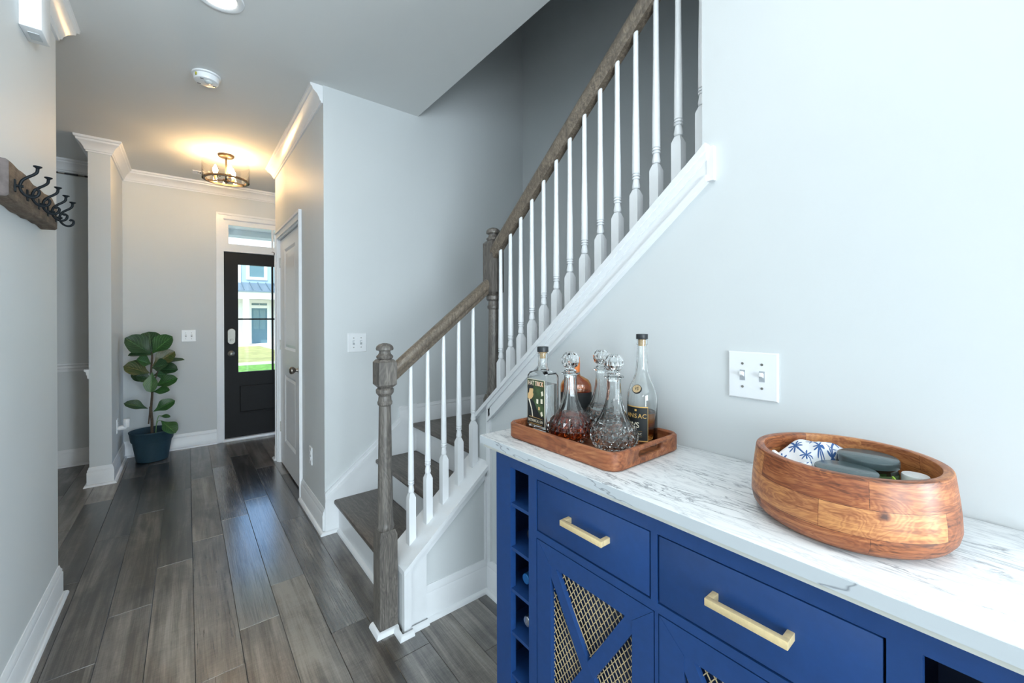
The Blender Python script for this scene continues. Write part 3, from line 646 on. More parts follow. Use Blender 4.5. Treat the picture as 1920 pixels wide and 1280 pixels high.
spots = [(.777+.0827*i, 1.700, kz(.777+.0827*i)) for i in range(5)]
spots += [(1.212, 1.609-.0777*i, 1.197+.0640*i-.2865) for i in range(14)]
bal_mesh = None
for i, (x, y, z) in enumerate(spots):
    top = zl(x) if i < 5 else zu(y)
    if bal_mesh is None:
        o = MB().mixed(BPf, (0, 0), 16).build('baluster', M['trim'], None, angle=28); bal_mesh = o.data
    else:
        o = bpy.data.objects.new('baluster', bal_mesh); col.objects.link(o)
    o.parent = rail; o.location = Vector((x, y, z))-WL[rail.name]
    o.scale = (1, 1, 1)
    if z+.86 > top+.05: o.scale.z = (top+.02-z)/.86
    WL[o.name] = Vector((0, 0, 0))

# ================================================================ BAR CABINET
cx0, cx1, cyA, cyB, czt = .764, 1.118, -.062, 1.040, .902
bc = thing('bar_cabinet', ((cx0+cx1)/2, .49, 0), 'navy blue bar cabinet with marble-look top and gold handles against the right wall', 'cabinet')
MB().box(.734, XR-.003, -.110, 1.088, .9135, .938, bev=.0015).build('countertop', M['marble'], bc)
MB().box(.7332, .7345, -.1095, 1.0875, .9142, .9365).box(.7345, XR-.004, 1.0878, 1.0886, .9142, .9365).build('edge_shade_band', M['edge_shade_band'], bc, smooth=False)  # thin strips carrying the painted edge shade
MB().box(.739, XR-.006, -.10, 1.074, .9045, .9135).build('counter_apron', plain('pale_apron', (.60, .60, .55), .5), bc, smooth=False)
# carcass
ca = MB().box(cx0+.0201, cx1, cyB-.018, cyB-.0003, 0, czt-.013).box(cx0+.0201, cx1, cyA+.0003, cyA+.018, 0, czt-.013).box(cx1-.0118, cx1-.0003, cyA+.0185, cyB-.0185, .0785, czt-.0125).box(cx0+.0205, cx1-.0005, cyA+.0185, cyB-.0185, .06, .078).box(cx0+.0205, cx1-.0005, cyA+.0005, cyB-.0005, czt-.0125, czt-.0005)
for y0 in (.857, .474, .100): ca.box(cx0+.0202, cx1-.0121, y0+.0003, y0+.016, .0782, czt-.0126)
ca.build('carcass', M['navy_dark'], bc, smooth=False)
ff = MB()
t = .02
for y0, y1 in ((.969, cyB), (.852, .885), (.084, .120), (cyA, -.030)): ff.box(cx0, cx0+t, y0, y1, 0 if y1-y0 > .02 else .085, .861)
ff.box(cx0, cx0+t, cyA, cyB, .861, czt).box(cx0, cx0+t, .120, .852, .697, .7165).box(cx0, cx0+t, .476, .491, .7165, .861).box(cx0, cx0+t, .474, .482, .085, .697).box(cx0, cx0+t, .120, .852, .045, .085).box(cx0, cx0+t, .885, .969, .045, .085).box(cx0, cx0+t, -.030, .084, .045, .085)
ff.build('face_frame', M['navy'], bc, smooth=False)
drawers = []
for y0, y1, hy0, hy1 in ((.4945, .8485, .598, .730), (.1235, .4725, .230, .362)):
    d = MB().box(cx0+.001, cx0+.018, y0, y1, .7198, .8578, bev=.0012).build('drawer', M['navy'], bc)
    hb = MB().box(.733, .744, hy0, hy1, .7885, .802, bev=.0008).box(.744, cx0+.002, hy0, hy0+.011, .7885, .802, bev=.0008).box(.744, cx0+.002, hy1-.011, hy1, .7885, .802, bev=.0008)
    hb.build('handle', M['gold'], d)
def door(y0, y1, z0, z1):
    fw_ = .054; px0 = cx0-.002
    iy0, iy1, iz0, iz1 = y0+fw_, y1-fw_, z0+fw_, z1-.050
    d = MB()
    x0_, x1_ = cx0, cx0+.019
    # mitred frame
    O = [(y0, z0), (y1, z0), (y1, z1), (y0, z1)]; I = [(iy0, iz0), (iy1, iz0), (iy1, iz1), (iy0, iz1)]
    for k in range(4):
        a, b2 = O[k], O[(k+1) % 4]; c, e = I[(k+1) % 4], I[k]
        g = .0005
        cy_ = sum(p[0] for p in (a, b2, c, e))/4; cz_ = sum(p[1] for p in (a, b2, c, e))/4
        q = [(p[0]+(cy_-p[0])*g*4, p[1]+(cz_-p[1])*g*4) for p in (a, b2, c, e)]
        d.prism([(x0_, *p) for p in q], (.019, 0, 0))
    o = d.build('door', M['navy'], bc, smooth=False)
    # X brace
    br = MB(); w = .021; ym, zm = (iy0+iy1)/2, .438
    half = (iz1-zm); zb = zm-half
    for (ya_, za_), (yb_, zb_) in (((iy1, iz1), (iy0, zb)), ((iy0, iz1), (iy1, zb))):
        v = Vector((0, yb_-ya_, zb_-za_)).normalized(); nrm = Vector((0, -v.z, v.y))*w/1
        A = Vector((x0_+.001, ya_, za_)); B = Vector((x0_+.001, yb_, zb_))
        if ya_ < yb_: A, B = A+Vector((.0004, 0, 0)), B+Vector((.0004, 0, 0))
        br.prism([A+nrm*.75, B+nrm*.75, B-nrm*.75, A-nrm*.75], (.014, 0, 0))
    # clip the brace to the inner rectangle
    bm = bmesh.new()
    vs_ = [bm.verts.new(p) for p in br.v]
    for f in br.f: bm.faces.new([vs_[i] for i in f])
    for co, no in (((0, iy0-.004, 0), (0, -1, 0)), ((0, iy1+.004, 0), (0, 1, 0)), ((0, 0, iz1+.004), (0, 0, 1)), ((0, 0, iz0-.004), (0, 0, -1))):
        bmesh.ops.bisect_plane(bm, geom=bm.verts[:]+bm.edges[:]+bm.faces[:], plane_co=co, plane_no=no, clear_outer=True)
    bm.verts.index_update(); mb = MB().add([v.co[:] for v in bm.verts], [[v.index for v in f.verts] for f in bm.faces]); bm.free()
    mb.build('brace', M['navy'], o, smooth=False, fix=False)
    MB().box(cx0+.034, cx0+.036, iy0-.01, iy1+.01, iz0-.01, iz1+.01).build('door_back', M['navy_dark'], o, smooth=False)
    # expanded metal mesh
    me = MB(); sy, sz, hw = .0163, .0235, .00085
    def strip(ya_, za_, yb_, zb_):
        v = Vector((0, yb_-ya_, zb_-za_)).normalized(); nn = Vector((0, -v.z, v.y))*hw
        A = Vector((cx0+.0125, ya_, za_)); B = Vector((cx0+.0125, yb_, zb_))
        me.prism([A+nn, B+nn, B-nn, A-nn], (.0018, 0, 0))
    H = iz1-iz0; Wd = iy1-iy0; slope = sz/sy
    for s_ in (1, -1):
        c = -H/slope
        while c < Wd:
            # line from (c at z=iz0) rising with slope
            y_a, z_a, y_b, z_b = c, 0, c+H/slope, H
            if y_a < 0: z_a = -y_a*slope; y_a = 0
            if y_b > Wd: z_b = H-(y_b-Wd)*slope; y_b = Wd
            if y_b-y_a > .001:
                if s_ > 0: strip(iy0+y_a, iz0+z_a, iy0+y_b, iz0+z_b)
                else: strip(iy1-y_a, iz0+z_a, iy1-y_b, iz0+z_b)
            c += sy
    me.build('wire_mesh', M['gold_mesh'], o, smooth=False, fix=False)
    return o
door(.4845, .849, .090, .6945); door(.1235, .4718, .090, .6945)
for z in (.753, .620, .494, .364, .236, .110):
    MB().box(cx0+.003, cx1-.013, .873, cyB-.018, z-.010, z).build('shelf', M['navy'], bc, smooth=False)
for y0, y1 in ((-.040, .098),):
    MB().box(cx0+.005, cx1-.013, y0, y1, .45, .462).build('shelf', M['navy'], bc, smooth=False)

# wine bottles lying in the left column: axis along x, neck towards the front
def wine_bottle(z, tip, foil, label, y=.930):
    o = thing('wine_bottle', (.95, y, z), label, 'bottle', 'wine bottles in the cabinet rack')
    zc = z+.0365
    prof = [(.030, .30), (.0365, .295), (.0365, .115), (.030, .092), (.016, .078), (.0145, .05)]
    L0 = tip
    knob_mesh((L0, y, zc), (1, 0, 0), [(.0138, .028), (.0145, .05), (.0145, .075), (.022, .092), (.033, .112), (.0365, .125), (.0365, .262), (.030, .268), (0, .262)]).build('bottle_body', M['bottle_glass'], o, angle=60)
    knob_mesh((L0, y, zc), (1, 0, 0), [(0, 0), (.0135, 0), (.0148, .0015), (.0148, .011), (.0140, .012), (.0140, .014), (.0150, .015), (.0150, .0185), (.0142, .020), (.0152, .055), (.0150, .060)]).build('capsule', foil, o, angle=40)
wine_bottle(.753, .812, M['foil_red'], 'wine bottle with a copper capsule lying in the topmost slot of the cabinet rack', .922)
wine_bottle(.620, .806, M['foil_dark'], 'wine bottle with a black capsule lying in the second slot of the cabinet rack', .928)
wine_bottle(.494, .790, M['foil_blue'], 'wine bottle with a bright blue capsule lying in the third slot of the cabinet rack')
wine_bottle(.364, .794, M['foil_silver'], 'wine bottle with a silver capsule lying in the fourth slot of the cabinet rack')

# ================================================================ TRAY AND BOTTLES
ZT = .938
tr = thing('serving_tray', (.945, .815, ZT), 'rectangular reddish wooden serving tray with cut-out handles on the marble counter', 'tray')
def rrect(x0, x1, y0, y1, r, z, n=6):
    p = []
    for cx_, cy_, a0 in ((x1-r, y1-r, 0), (x0+r, y1-r, PI/2), (x0+r, y0+r, PI), (x1-r, y0+r, 1.5*PI)):
        for i in range(n+1): a = a0+PI/2*i/n; p.append((cx_+r*math.cos(a), cy_+r*math.sin(a), z))
    return p
TX0, TX1, TY0, TY1, TH = .792, 1.100, .606, 1.026, .047
def shell(hole=True):
    o0 = [rrect(TX0+.004, TX1-.004, TY0+.004, TY1-.004, .034, ZT+.0005), rrect(TX0, TX1, TY0, TY1, .037, ZT+.005), rrect(TX0, TX1, TY0, TY1, .037, ZT+TH-.004), rrect(TX0+.004, TX1-.004, TY0+.004, TY1-.004, .034, ZT+TH),
          rrect(TX0+.010, TX1-.010, TY0+.010, TY1-.010, .028, ZT+TH), rrect(TX0+.014, TX1-.014, TY0+.014, TY1-.014, .025, ZT+TH-.004), rrect(TX0+.016, TX1-.016, TY0+.016, TY1-.016, .023, ZT+.010), rrect(TX0+.020, TX1-.020, TY0+.020, TY1-.020, .020, ZT+.008)]
    return MB().loft(o0)
body = shell(); body_o = body.build('tray_body', M['acacia'], tr, angle=40)
# cut the hand holes with a boolean
def slot(yc):
    m_ = MB(); xc = (TX0+TX1)/2
    pts = []
    for i in range(16):
        a = 2*PI*i/16; pts.append((xc+.046*(1 if math.cos(a) > 0 else -1)+.0095*math.cos(a), yc-.04, ZT+.0285+.0095*math.sin(a)))
    m_.prism(pts, (0, .08, 0)); return m_
cut = MB()
for yc in (TY0, TY1):
    s_ = slot(yc); cut.add(s_.v, s_.f)
cut_o = cut.build('cutter', M['acacia'], tr)
md = body_o.modifiers.new('hand_holes', 'BOOLEAN'); md.object = cut_o; md.operation = 'DIFFERENCE'; md.solver = 'EXACT'
dg = bpy.context.evaluated_depsgraph_get(); ev = body_o.evaluated_get(dg); newme = bpy.data.meshes.new_from_object(ev)
body_o.modifiers.clear(); body_o.data = newme; newme.materials.clear(); newme.materials.append(M['acacia'])
bpy.data.objects.remove(cut_o)
ZB = ZT+.0082      # top of the tray floor

def decanter(x, y, label, liquid=None, level=.05, rz=0):
    o = thing('decanter', (x, y, ZB), label, 'decanter', 'cut glass decanters on the tray')
    N = 20
    # bulge with pyramid diamonds
    rows = [(.046, .004), (.0545, .014), (.0605, .026), (.0628, .039), (.0610, .052), (.0555, .064), (.0475, .076)]
    mb = MB(); P = []
    for k, (r, z) in enumerate(rows):
        P.append([(x+r*math.cos(2*PI*(i+.5*(k % 2))/N+rz), y+r*math.sin(2*PI*(i+.5*(k % 2))/N+rz), ZB+z) for i in range(N)])
    vs_ = [p for r in P for p in r]; fs = []
    def vid(k, i): return k*N+i % N
    for k in range(1, len(rows)-1):
        for i in range(N):
            sft = k % 2
            # diamond: left = ring k vertex i, right = i+1, up/down = ring k+-1 vertex between them
            up_ = vid(k+1, i+sft); dn = vid(k-1, i+sft); lf_ = vid(k, i); rt = vid(k, i+1)
            c = sum((Vector(vs_[j]) for j in (up_, dn, lf_, rt)), Vector((0, 0, 0)))/4
            out = Vector((c.x-x, c.y-y, (c.z-ZB-.04)*.6)).normalized()
            vs_.append(tuple(c+out*.0056)); ci = len(vs_)-1
            fs += [(dn, rt, ci), (rt, up_, ci), (up_, lf_, ci), (lf_, dn, ci)]
    # close the half diamonds at both ends
    for i in range(N):
        k = 0; a, b_, t_ = vid(0, i), vid(0, i+1), vid(1, i+0)
        fs.append((a, b_, t_))
        k = len(rows)-1; sft = k % 2
        fs.append((vid(k, i), vid(k-1, i+sft+(0 if sft else 0)) , vid(k, i+1)))
    base_n = len(vs_)
    vs_.append((x, y, ZB+.006)); fs += [(vid(0, i+1), vid(0, i), base_n) for i in range(N)]
    # neck: fluted rings above, rim, then the inner wall back down to a floor
    kt = len(rows)-1
    neck = [(.039, .092), (.031, .108), (.0245, .128), (.0205, .150), (.0190, .175), (.0188, .196), (.0262, .199), (.0272, .202), (.0262, .2045), (.0150, .2045), (.0148, .180), (.0165, .150), (.0225, .122), (.033, .098), (.044, .076), (.053, .060), (.056, .040), (.052, .022), (.040, .012)]
    prev = [vid(kt, i) for i in range(N)]
    for r, z in neck:
        cur = []
        for i in range(N):
            a = 2*PI*(i+.5*(kt % 2))/N+rz
            rr = r*(1-.03*(i % 2)) if .09 < z < .19 and r > .018 and len(vs_) < base_n+1+N*6 else r
            vs_.append((x+rr*math.cos(a), y+rr*math.sin(a), ZB+z)); cur.append(len(vs_)-1)
        for i in range(N): fs.append((prev[i], prev[(i+1) % N], cur[(i+1) % N], cur[i]))
        prev = cur
    fs.append(tuple(prev[::-1]))
    mb.add(vs_, fs).build('decanter_body', M['decanter'], o, angle=14)
    # faceted ball stopper
    sp = MB(); K = 12; zc = ZB+.2405; Rb = .0262
    rg = []
    for q in range(1, 7):
        th = PI*q/7; rg.append([(x+Rb*math.sin(th)*math.cos(2*PI*(i+.5*(q % 2))/K), y+Rb*math.sin(th)*math.sin(2*PI*(i+.5*(q % 2))/K), zc-Rb*math.cos(th)) for i in range(K)])
    v2 = [p for r in rg for p in r]; f2 = []
    for q in range(1, 5):
        for i in range(K):
            # rg index q has theta index q+1
            sft = (q+1) % 2
            u_, d_, l_, r_ = (q+1)*K+(i+sft) % K, (q-1)*K+(i+sft) % K, q*K+i, q*K+(i+1) % K
            c = sum((Vector(v2[j]) for j in (u_, d_, l_, r_)), Vector((0, 0, 0)))/4; ov = (c-Vector((x, y, zc))).normalized()
            v2.append(tuple(Vector((x, y, zc))+ov*(Rb*1.06))); ci = len(v2)-1
            f2 += [(d_, r_, ci), (r_, u_, ci), (u_, l_, ci), (l_, d_, ci)]
    v2.append((x, y, zc+Rb*.98)); tp = len(v2)-1
    f2 += [(5*K+i, 5*K+(i+1) % K, tp) for i in range(K)]
    sft = 6 % 2
    for i in range(K): f2.append((5*K+(i+1) % K, 5*K+i, 4*K+(i+(0 if 6 % 2 == 0 else 1)+ (1 if 5 % 2 == 0 else 0)) % K) if False else (5*K+i, 5*K+(i+1) % K, 4*K+(i+0+ (1 if (6 % 2) == 1 else 1)) % K))
    sp.add(v2, f2)
    sp.lathe([(.0145, ZB+.190), (.0145, ZB+.2050), (.0185, ZB+.207), (.0175, ZB+.211), (.0125, ZB+.214), (.0135, ZB+.219)], (x, y), 16)
    sp.build('stopper', M['decanter'], o, angle=12)
    if liquid:
        pr = [(.0395, .0125), (.0515, .0225), (.0555, .040), (.0525, .060), (.0435, .076), (.0325, .098), (.0220, .122), (.0160, .150)]
        q = [(0, .0125)]
        for i, (r, z) in enumerate(pr):
            if z <= level: q.append((r, z))
            else:
                (ra, za), (rb, zb_) = pr[i-1], pr[i]; tt = (level-za)/(zb_-za); q.append((ra+(rb-ra)*tt, level)); break
        q.append((0, level))
        MB().lathe([(max(0, r+.0006), ZB+z-.0004) for r, z in q], (x, y), 40).build('liquid', liquid, o, angle=50)
    return o
decanter(.893, .842, 'cut glass decanter with dark amber spirit, leftmost of the three decanters', M['whisky'], .082, .1)
decanter(1.042, .846, 'cut glass decanter standing at the back of the tray behind the frontmost clear one', M['gin'], .085, .3)
decanter(.929, .711, 'clear empty cut glass decanter standing nearest the front corner of the tray', None, 0, .22)

def rbox_ring(x0, x1, y0, y1, r, z): return rrect(x0, x1, y0, y1, r, z, 4)
# gin bottle
gx0_, gx1_, gy0_, gy1_ = .862, .920, .914, 1.006
gb = thing('gin_bottle', ((gx0_+gx1_)/2, (gy0_+gy1_)/2, ZB), 'square clear gin bottle with an illustrated magician label in the tray corner', 'bottle')
gcx, gcy = (gx0_+gx1_)/2, (gy0_+gy1_)/2
def circ_ring(cx_, cy_, r, z):
    p = []
    for a0 in (0, PI/2, PI, 1.5*PI):
        for i in range(5): a = a0+PI/2*i/4*.999; p.append((cx_+r*math.cos(a), cy_+r*math.sin(a), z))
    return p
rings = [rbox_ring(gx0_+.004, gx1_-.004, gy0_+.004, gy1_-.004, .008, ZB), rbox_ring(gx0_, gx1_, gy0_, gy1_, .008, ZB+.006), rbox_ring(gx0_, gx1_, gy0_, gy1_, .008, ZB+.182), rbox_ring(gx0_+.004, gx1_-.004, gy0_+.005, gy1_-.005, .010, ZB+.193), rbox_ring(gx0_+.012, gx1_-.012, gy0_+.024, gy1_-.024, .016, ZB+.200),
         circ_ring(gcx, gcy, .0155, ZB+.212), circ_ring(gcx, gcy, .0150, ZB+.238), circ_ring(gcx, gcy, .0165, ZB+.243), circ_ring(gcx, gcy, .0165, ZB+.255), circ_ring(gcx, gcy, .0105, ZB+.2555), circ_ring(gcx, gcy, .0105, ZB+.212), rbox_ring(gx0_+.015, gx1_-.015, gy0_+.030, gy1_-.030, .013, ZB+.196),
         rbox_ring(gx0_+.0065, gx1_-.0065, gy0_+.008, gy1_-.008, .007, ZB+.188), rbox_ring(gx0_+.004, gx1_-.004, gy0_+.004, gy1_-.004, .006, ZB+.178), rbox_ring(gx0_+.004, gx1_-.004, gy0_+.004, gy1_-.004, .006, ZB+.020), rbox_ring(gx0_+.008, gx1_-.008, gy0_+.008, gy1_-.008, .006, ZB+.016)]
MB().loft(rings).build('bottle_body', M['glass'], gb, angle=40)
MB().loft([rbox_ring(gx0_+.0042, gx1_-.0042, gy0_+.0042, gy1_-.0042, .006, ZB+.0205), rbox_ring(gx0_+.0042, gx1_-.0042, gy0_+.0042, gy1_-.0042, .006, ZB+.158)]).build('liquid', M['gin'], gb)
MB().lathe([(.0102, ZB+.238), (.0104, ZB+.2556), (.0145, ZB+.256), (.0145, ZB+.258)], (gcx, gcy), 24).build('cork', M['cork'], gb)
MB().lathe([(.0178, ZB+.2578), (.0182, ZB+.259), (.0182, ZB+.273), (.0175, ZB+.2745), (0, ZB+.2745)], (gcx, gcy), 28).build('cap', M['cap_black'], gb)
lx = gx0_-.0006
lb = MB().box(lx-.0003, lx+.0004, gy0_+.006, gy1_-.004, ZB+.027, ZB+.172).build('label', M['ink_cream'], gb, smooth=False)
MB().box(lx-.0006, lx-.0003, gy0_+.0075, gy1_-.0055, ZB+.0285, ZB+.1705).build('label_print', M['label_green'], lb, smooth=False)
yl0, yl1 = gy1_-.0055, gy0_+.0075       # left to right as seen
def LP(pts, mat, d, name='print_shape'):
    """polygon on the label, u 0..1 left to right, v 0..1 bottom to top"""
    MB().prism([(lx-.0006-d, yl0+(yl1-yl0)*u, ZB+.0285+.142*v) for u, v in pts], (.00025, 0, 0)).build(name, mat, lb, smooth=False)
LP([(0, 0), (1, 0), (1, .20), (.75, .23), (.62, .33), (.55, .36), (.42, .50), (.16, .56), (0, .58)], M['label_black'], .0002, 'suit')
LP([(.02, .57), (.13, .54), (.26, .57), (.34, .62), (.37, .68), (.33, .70), (.36, .77), (.30, .84), (.12, .84), (.06, .72)], M['skin'], .0004, 'face')
LP([(0, .84), (.02, .66), (.10, .70), (.13, .79), (.36, .80), (.38, .86), (.28, .90), (.1, .90)], M['label_black'], .0006, 'hair')
LP([(.06, .55), (.14, .55), (.30, .32), (.34, .16), (.30, .16), (.24, .34)], M['ink_cream'], .0006, 'collar')
for u, v, a in ((.88, .72, .4), (.60, .53, -.1), (.85, .55, .05), (.85, .27, .5), (.70, .38, 0)):
    c, s_ = math.cos(a), math.sin(a); w, h = (.055, .05)
    if u == .70: w, h = .05, .035
    LP([(u+c*dx_*w-s_*dy_*h, v+s_*dx_*w*.66+c*dy_*h) for dx_, dy_ in ((-1, -1), (1, -1), (1, 1), (-1, 1))], M['skin'] if u == .70 else M['ink_cream'], .0005, 'playing_card')
LP([(0, .0), (1, .0), (1, .155), (0, .155)], M['label_black'], .0008, 'band')
xd, yd = (0, -1, 0), (0, 0, 1)
ly = (yl0+yl1)/2
text('HAT TRICK', .0215, M['ink_red'], lb, face_mtx((lx-.0012, ly, ZB+.0285+.142*.915), xd, yd), shear=.12, sx=.66)
text('HAT TRICK', .0205, M['ink_cream'], lb, face_mtx((lx-.0016, ly+.0004, ZB+.0285+.142*.917), xd, yd), shear=.12, sx=.66)
text('BOTANICAL GIN', .0125, M['ink_cream'], lb, face_mtx((lx-.0018, ly, ZB+.0285+.142*.088), xd, yd), sx=.72)
LP([(.12, .165), (.9, .15), (.9, .158), (.12, .175)], M['ink_gold'], .001, 'rule')
LP([(.12, .02), (.88, .02), (.88, .03), (.12, .03)], M['ink_gold'], .001, 'rule')

# amber flask behind the dark decanter
ax_, ay_ = 1.040, .955
ab = thing('amber_bottle', (ax_, ay_, ZB), 'amber whiskey bottle with orange capsule behind the dark decanter', 'bottle')
ang = .69
mt = Matrix.Translation((ax_, ay_, 0)) @ Matrix.Rotation(-ang, 4, 'Z')
def oval(w, d, z, n=32, p=2.6):
    r_ = []
    for i in range(n):
        a = 2*PI*i/n; c, s_ = math.cos(a), math.sin(a)
        r_.append((w*abs(c)**(2/p)*(1 if c > 0 else -1), d*abs(s_)**(2/p)*(1 if s_ > 0 else -1), z))
    return r_
mb = MB().loft([oval(.049, .027, ZB), oval(.053, .030, ZB+.004), oval(.053, .030, ZB+.130), oval(.051, .029, ZB+.142), oval(.043, .026, ZB+.155), oval(.028, .021, ZB+.164, p=2.2), oval(.016, .016, ZB+.170, p=2), oval(.0135, .0135, ZB+.178, p=2), oval(.0125, .0125, ZB+.20, p=2), oval(.0125, .0125, ZB+.215, p=2), oval(.009, .009, ZB+.215, p=2), oval(.009, .009, ZB+.178, p=2), oval(.012, .012, ZB+.168, p=2), oval(.025, .018, ZB+.159, p=2.2), oval(.040, .023, ZB+.150), oval(.048, .026, ZB+.138), oval(.0495, .0265, ZB+.128), oval(.0495, .0265, ZB+.010)]).xform(mt)
mb.build('bottle_body', M['amber_glass'], ab, angle=50)
MB().loft([oval(.049, .0262, ZB+.0102), oval(.049, .0262, ZB+.118)]).xform(mt).build('liquid', M['whisky'], ab, angle=50)
MB().lathe([(.0130, ZB+.183), (.0140, ZB+.184), (.0140, ZB+.231), (.0125, ZB+.2325), (0, ZB+.2325)], (ax_, ay_), 24).build('capsule', plain('orange_capsule', (.75, .20, .035), .35), ab)
lbm = MB()
pts_ = [p for p in oval(.0536, .0306, 0)]
fr = [i for i in range(32) if pts_[i][1] < -.008]
vs_ = []
for i in fr: vs_ += [(pts_[i][0], pts_[i][1], ZB+.025), (pts_[i][0], pts_[i][1], ZB+.115)]
lbm.add(vs_, [(2*i, 2*i+2, 2*i+3, 2*i+1) for i in range(len(fr)-1)]).xform(mt)
lo = lbm.build('label', M['label_black'], ab, angle=60, fix=False)

# cognac bottle
qx, qy = 1.038, .694
cb = thing('cognac_bottle', (qx, qy, ZB), 'tall round cognac bottle with black label, a third full, near the wall', 'bottle')
outer = [(0, ZB+.008), (.030, ZB+.002), (.039, ZB), (.042, ZB+.004), (.0425, ZB+.012), (.0425, ZB+.130), (.0405, ZB+.148), (.034, ZB+.168), (.0255, ZB+.186), (.0195, ZB+.204), (.0165, ZB+.225), (.0148, ZB+.260), (.0140, ZB+.287), (.0158, ZB+.288), (.0158, ZB+.302), (.0105, ZB+.3025), (.0105, ZB+.262), (.0125, ZB+.225), (.0160, ZB+.202), (.0225, ZB+.184), (.031, ZB+.166), (.0370, ZB+.147), (.0390, ZB+.128), (.0390, ZB+.020), (.034, ZB+.015), (0, ZB+.018)]
MB().lathe(outer, (qx, qy), 40).build('bottle_body', M['glass'], cb, angle=50)
MB().lathe([(0, ZB+.0185), (.0338, ZB+.0155), (.0388, ZB+.0205), (.0388, ZB+.093), (0, ZB+.093)], (qx, qy), 40).build('liquid', M['cognac'], cb, angle=50)
MB().lathe([(.0103, ZB+.284), (.0103, ZB+.304)], (qx, qy), 24).build('cork', M['cork'], cb)
MB().lathe([(.0162, ZB+.3035), (.0168, ZB+.3045), (.0168, ZB+.317), (.0160, ZB+.3185), (0, ZB+.3185)], (qx, qy), 28).build('cap', M['cap_black'], cb)
va = math.atan2(-qy, -qx)      # towards the viewer
la = va-.42                     # label centre
def curved(r, a0, a1, z0, z1, n=14):
    vs_ = []; 
    for i in range(n+1): a = a0+(a1-a0)*i/n; vs_ += [(qx+r*math.cos(a), qy+r*math.sin(a), z0), (qx+r*math.cos(a), qy+r*math.sin(a), z1)]
    return MB().add(vs_, [(2*i, 2*i+2, 2*i+3, 2*i+1) for i in range(n)])
LR = .0429
lc = curved(LR, la-.80, la+.80, ZB+.016, ZB+.114).build('label', M['ink_gold'], cb, angle=60, fix=False)
curved(LR+.0002, la-.775, la+.775, ZB+.0185, ZB+.1115).build('label_print', M['label_black'], lc, angle=60, fix=False)
def arc_text(s_, size, z, mat, r=LR+.0006, da=0, adv=.62, name='lettering', parent=None):
    wid = size*adv; n_ = len(s_)
    for i, ch in enumerate(s_):
        if ch == ' ': continue
        # the reader sees left to right with increasing angle
        a = la+da+(i-(n_-1)/2)*wid/r
        p = Vector((qx+r*math.cos(a), qy+r*math.sin(a), z)); xd_ = Vector((-math.sin(a), math.cos(a), 0))
        text(ch, size, mat, parent or lc, face_mtx(p, xd_, (0, 0, 1)), name=name)
arc_text('ANSAC', .0175, ZB+.087, M['ink_gold'], adv=.70)
arc_text('VS', .022, ZB+.061, M['ink_cream'], adv=.50)
arc_text('COGNAC', .0082, ZB+.037, M['ink_cream'], adv=.72)
for z0, z1 in ((.0295, .0300), (.0445, .0450)): curved(LR+.0005, la-.42, la+.42, ZB+z0, ZB+z1).build('rule', M['ink_gold'], lc, fix=False)
curved(LR+.0005, la-.07, la+.07, ZB+.101, ZB+.106).build('emblem', M['ink_gold'], lc, fix=False)
# medallion on the shoulder
a = la+.02; mz = ZB+.163; mr = .0366
nrm = Vector((math.cos(a)*.83, math.sin(a)*.83, .56)).normalized(); xd_ = Vector((-math.sin(a), math.cos(a), 0)); yd_ = nrm.cross(xd_)
mp_ = Vector((qx+mr*math.cos(a), qy+mr*math.sin(a), mz))
def disc(r, d, n=28): return [mp_+nrm*d+(xd_*math.cos(2*PI*i/n)+yd_*math.sin(2*PI*i/n))*r for i in range(n)]
mo = MB().loft([disc(.0135, -.004), disc(.0135, .0008)]).build('medallion', M['label_black'], cb)
MB().loft([disc(.0118, .0006), disc(.0118, .0013)]).build('medallion_face', plain('medallion_tan', (.50, .36, .20), .5), mo)
text('VS', .0145, M['label_black'], mo, face_mtx(mp_+nrm*.0018, xd_, yd_), sx=.8)

# ================================================================ BOWL AND CONTENTS
bx, by = .938, .204
bo = thing('wooden_bowl', (bx, by, ZT), 'large round acacia bowl of patchwork wood holding jars and a cloth', 'bowl')
prof = [(.001, .0005), (.112, .0005), (.124, .003), (.136, .011), (.1435, .022), (.1465, .036), (.1455, .060), (.1425, .090), (.1385, .122), (.1375, .1245), (.1355, .1255), (.126, .1255), (.1245, .1245), (.1240, .122), (.1275, .090), (.1285, .060), (.126, .035), (.116, .018), (.098, .012), (.001, .010)]
bw = MB().lathe([(r, ZT+z) for r, z in prof], (bx, by), 72, uvw=2*PI*.143)
# wood figure starts where the bowl faces the wall
bw.build('bowl_body', M['bowl'], bo, angle=40)
def jar(name, x, y, r, ztop, lidh, label, h, body, lid, group=None, cat='jar'):
    o = thing(name, (x, y, ZT+.012), label, cat, group)
    z0 = max(ZT+.0125, ztop-h)
    MB().lathe([(r*.90, z0), (r*.97, z0+.004), (r*.97, ztop-lidh-.006), (r*.93, ztop-lidh+.001)], (x, y), 40).build('jar_body', body, o, angle=50)
    MB().lathe([(r*.93, ztop-lidh), (r, ztop-lidh+.001), (r, ztop-.003), (r*.985, ztop-.001), (r*.95, ztop), (0, ztop)], (x, y), 48).build('lid', lid, o, angle=40)
    return o
j1 = jar('candle_jar', .985, .180, .0445, 1.055, .014, 'green-lidded candle jar in the bowl, the taller one beside the wall', .105, M['candle_glass'], M['candle_lid'], None)
j2 = jar('candle_jar', .892, .192, .0445, 1.049, .014, 'green-lidded candle jar in the bowl, the lower one at its front rim', .10, M['candle_glass'], M['candle_lid'], None)
for j, (x, y, z) in ((j1, (.985, .18, 1.055)), (j2, (.892, .192, 1.049))):
    MB().lathe([(.0434, z-.075), (.0436, z-.074), (.0436, z-.024), (.0434, z-.023)], (x, y), 40).build('label', M['candle_label'], j, angle=50)
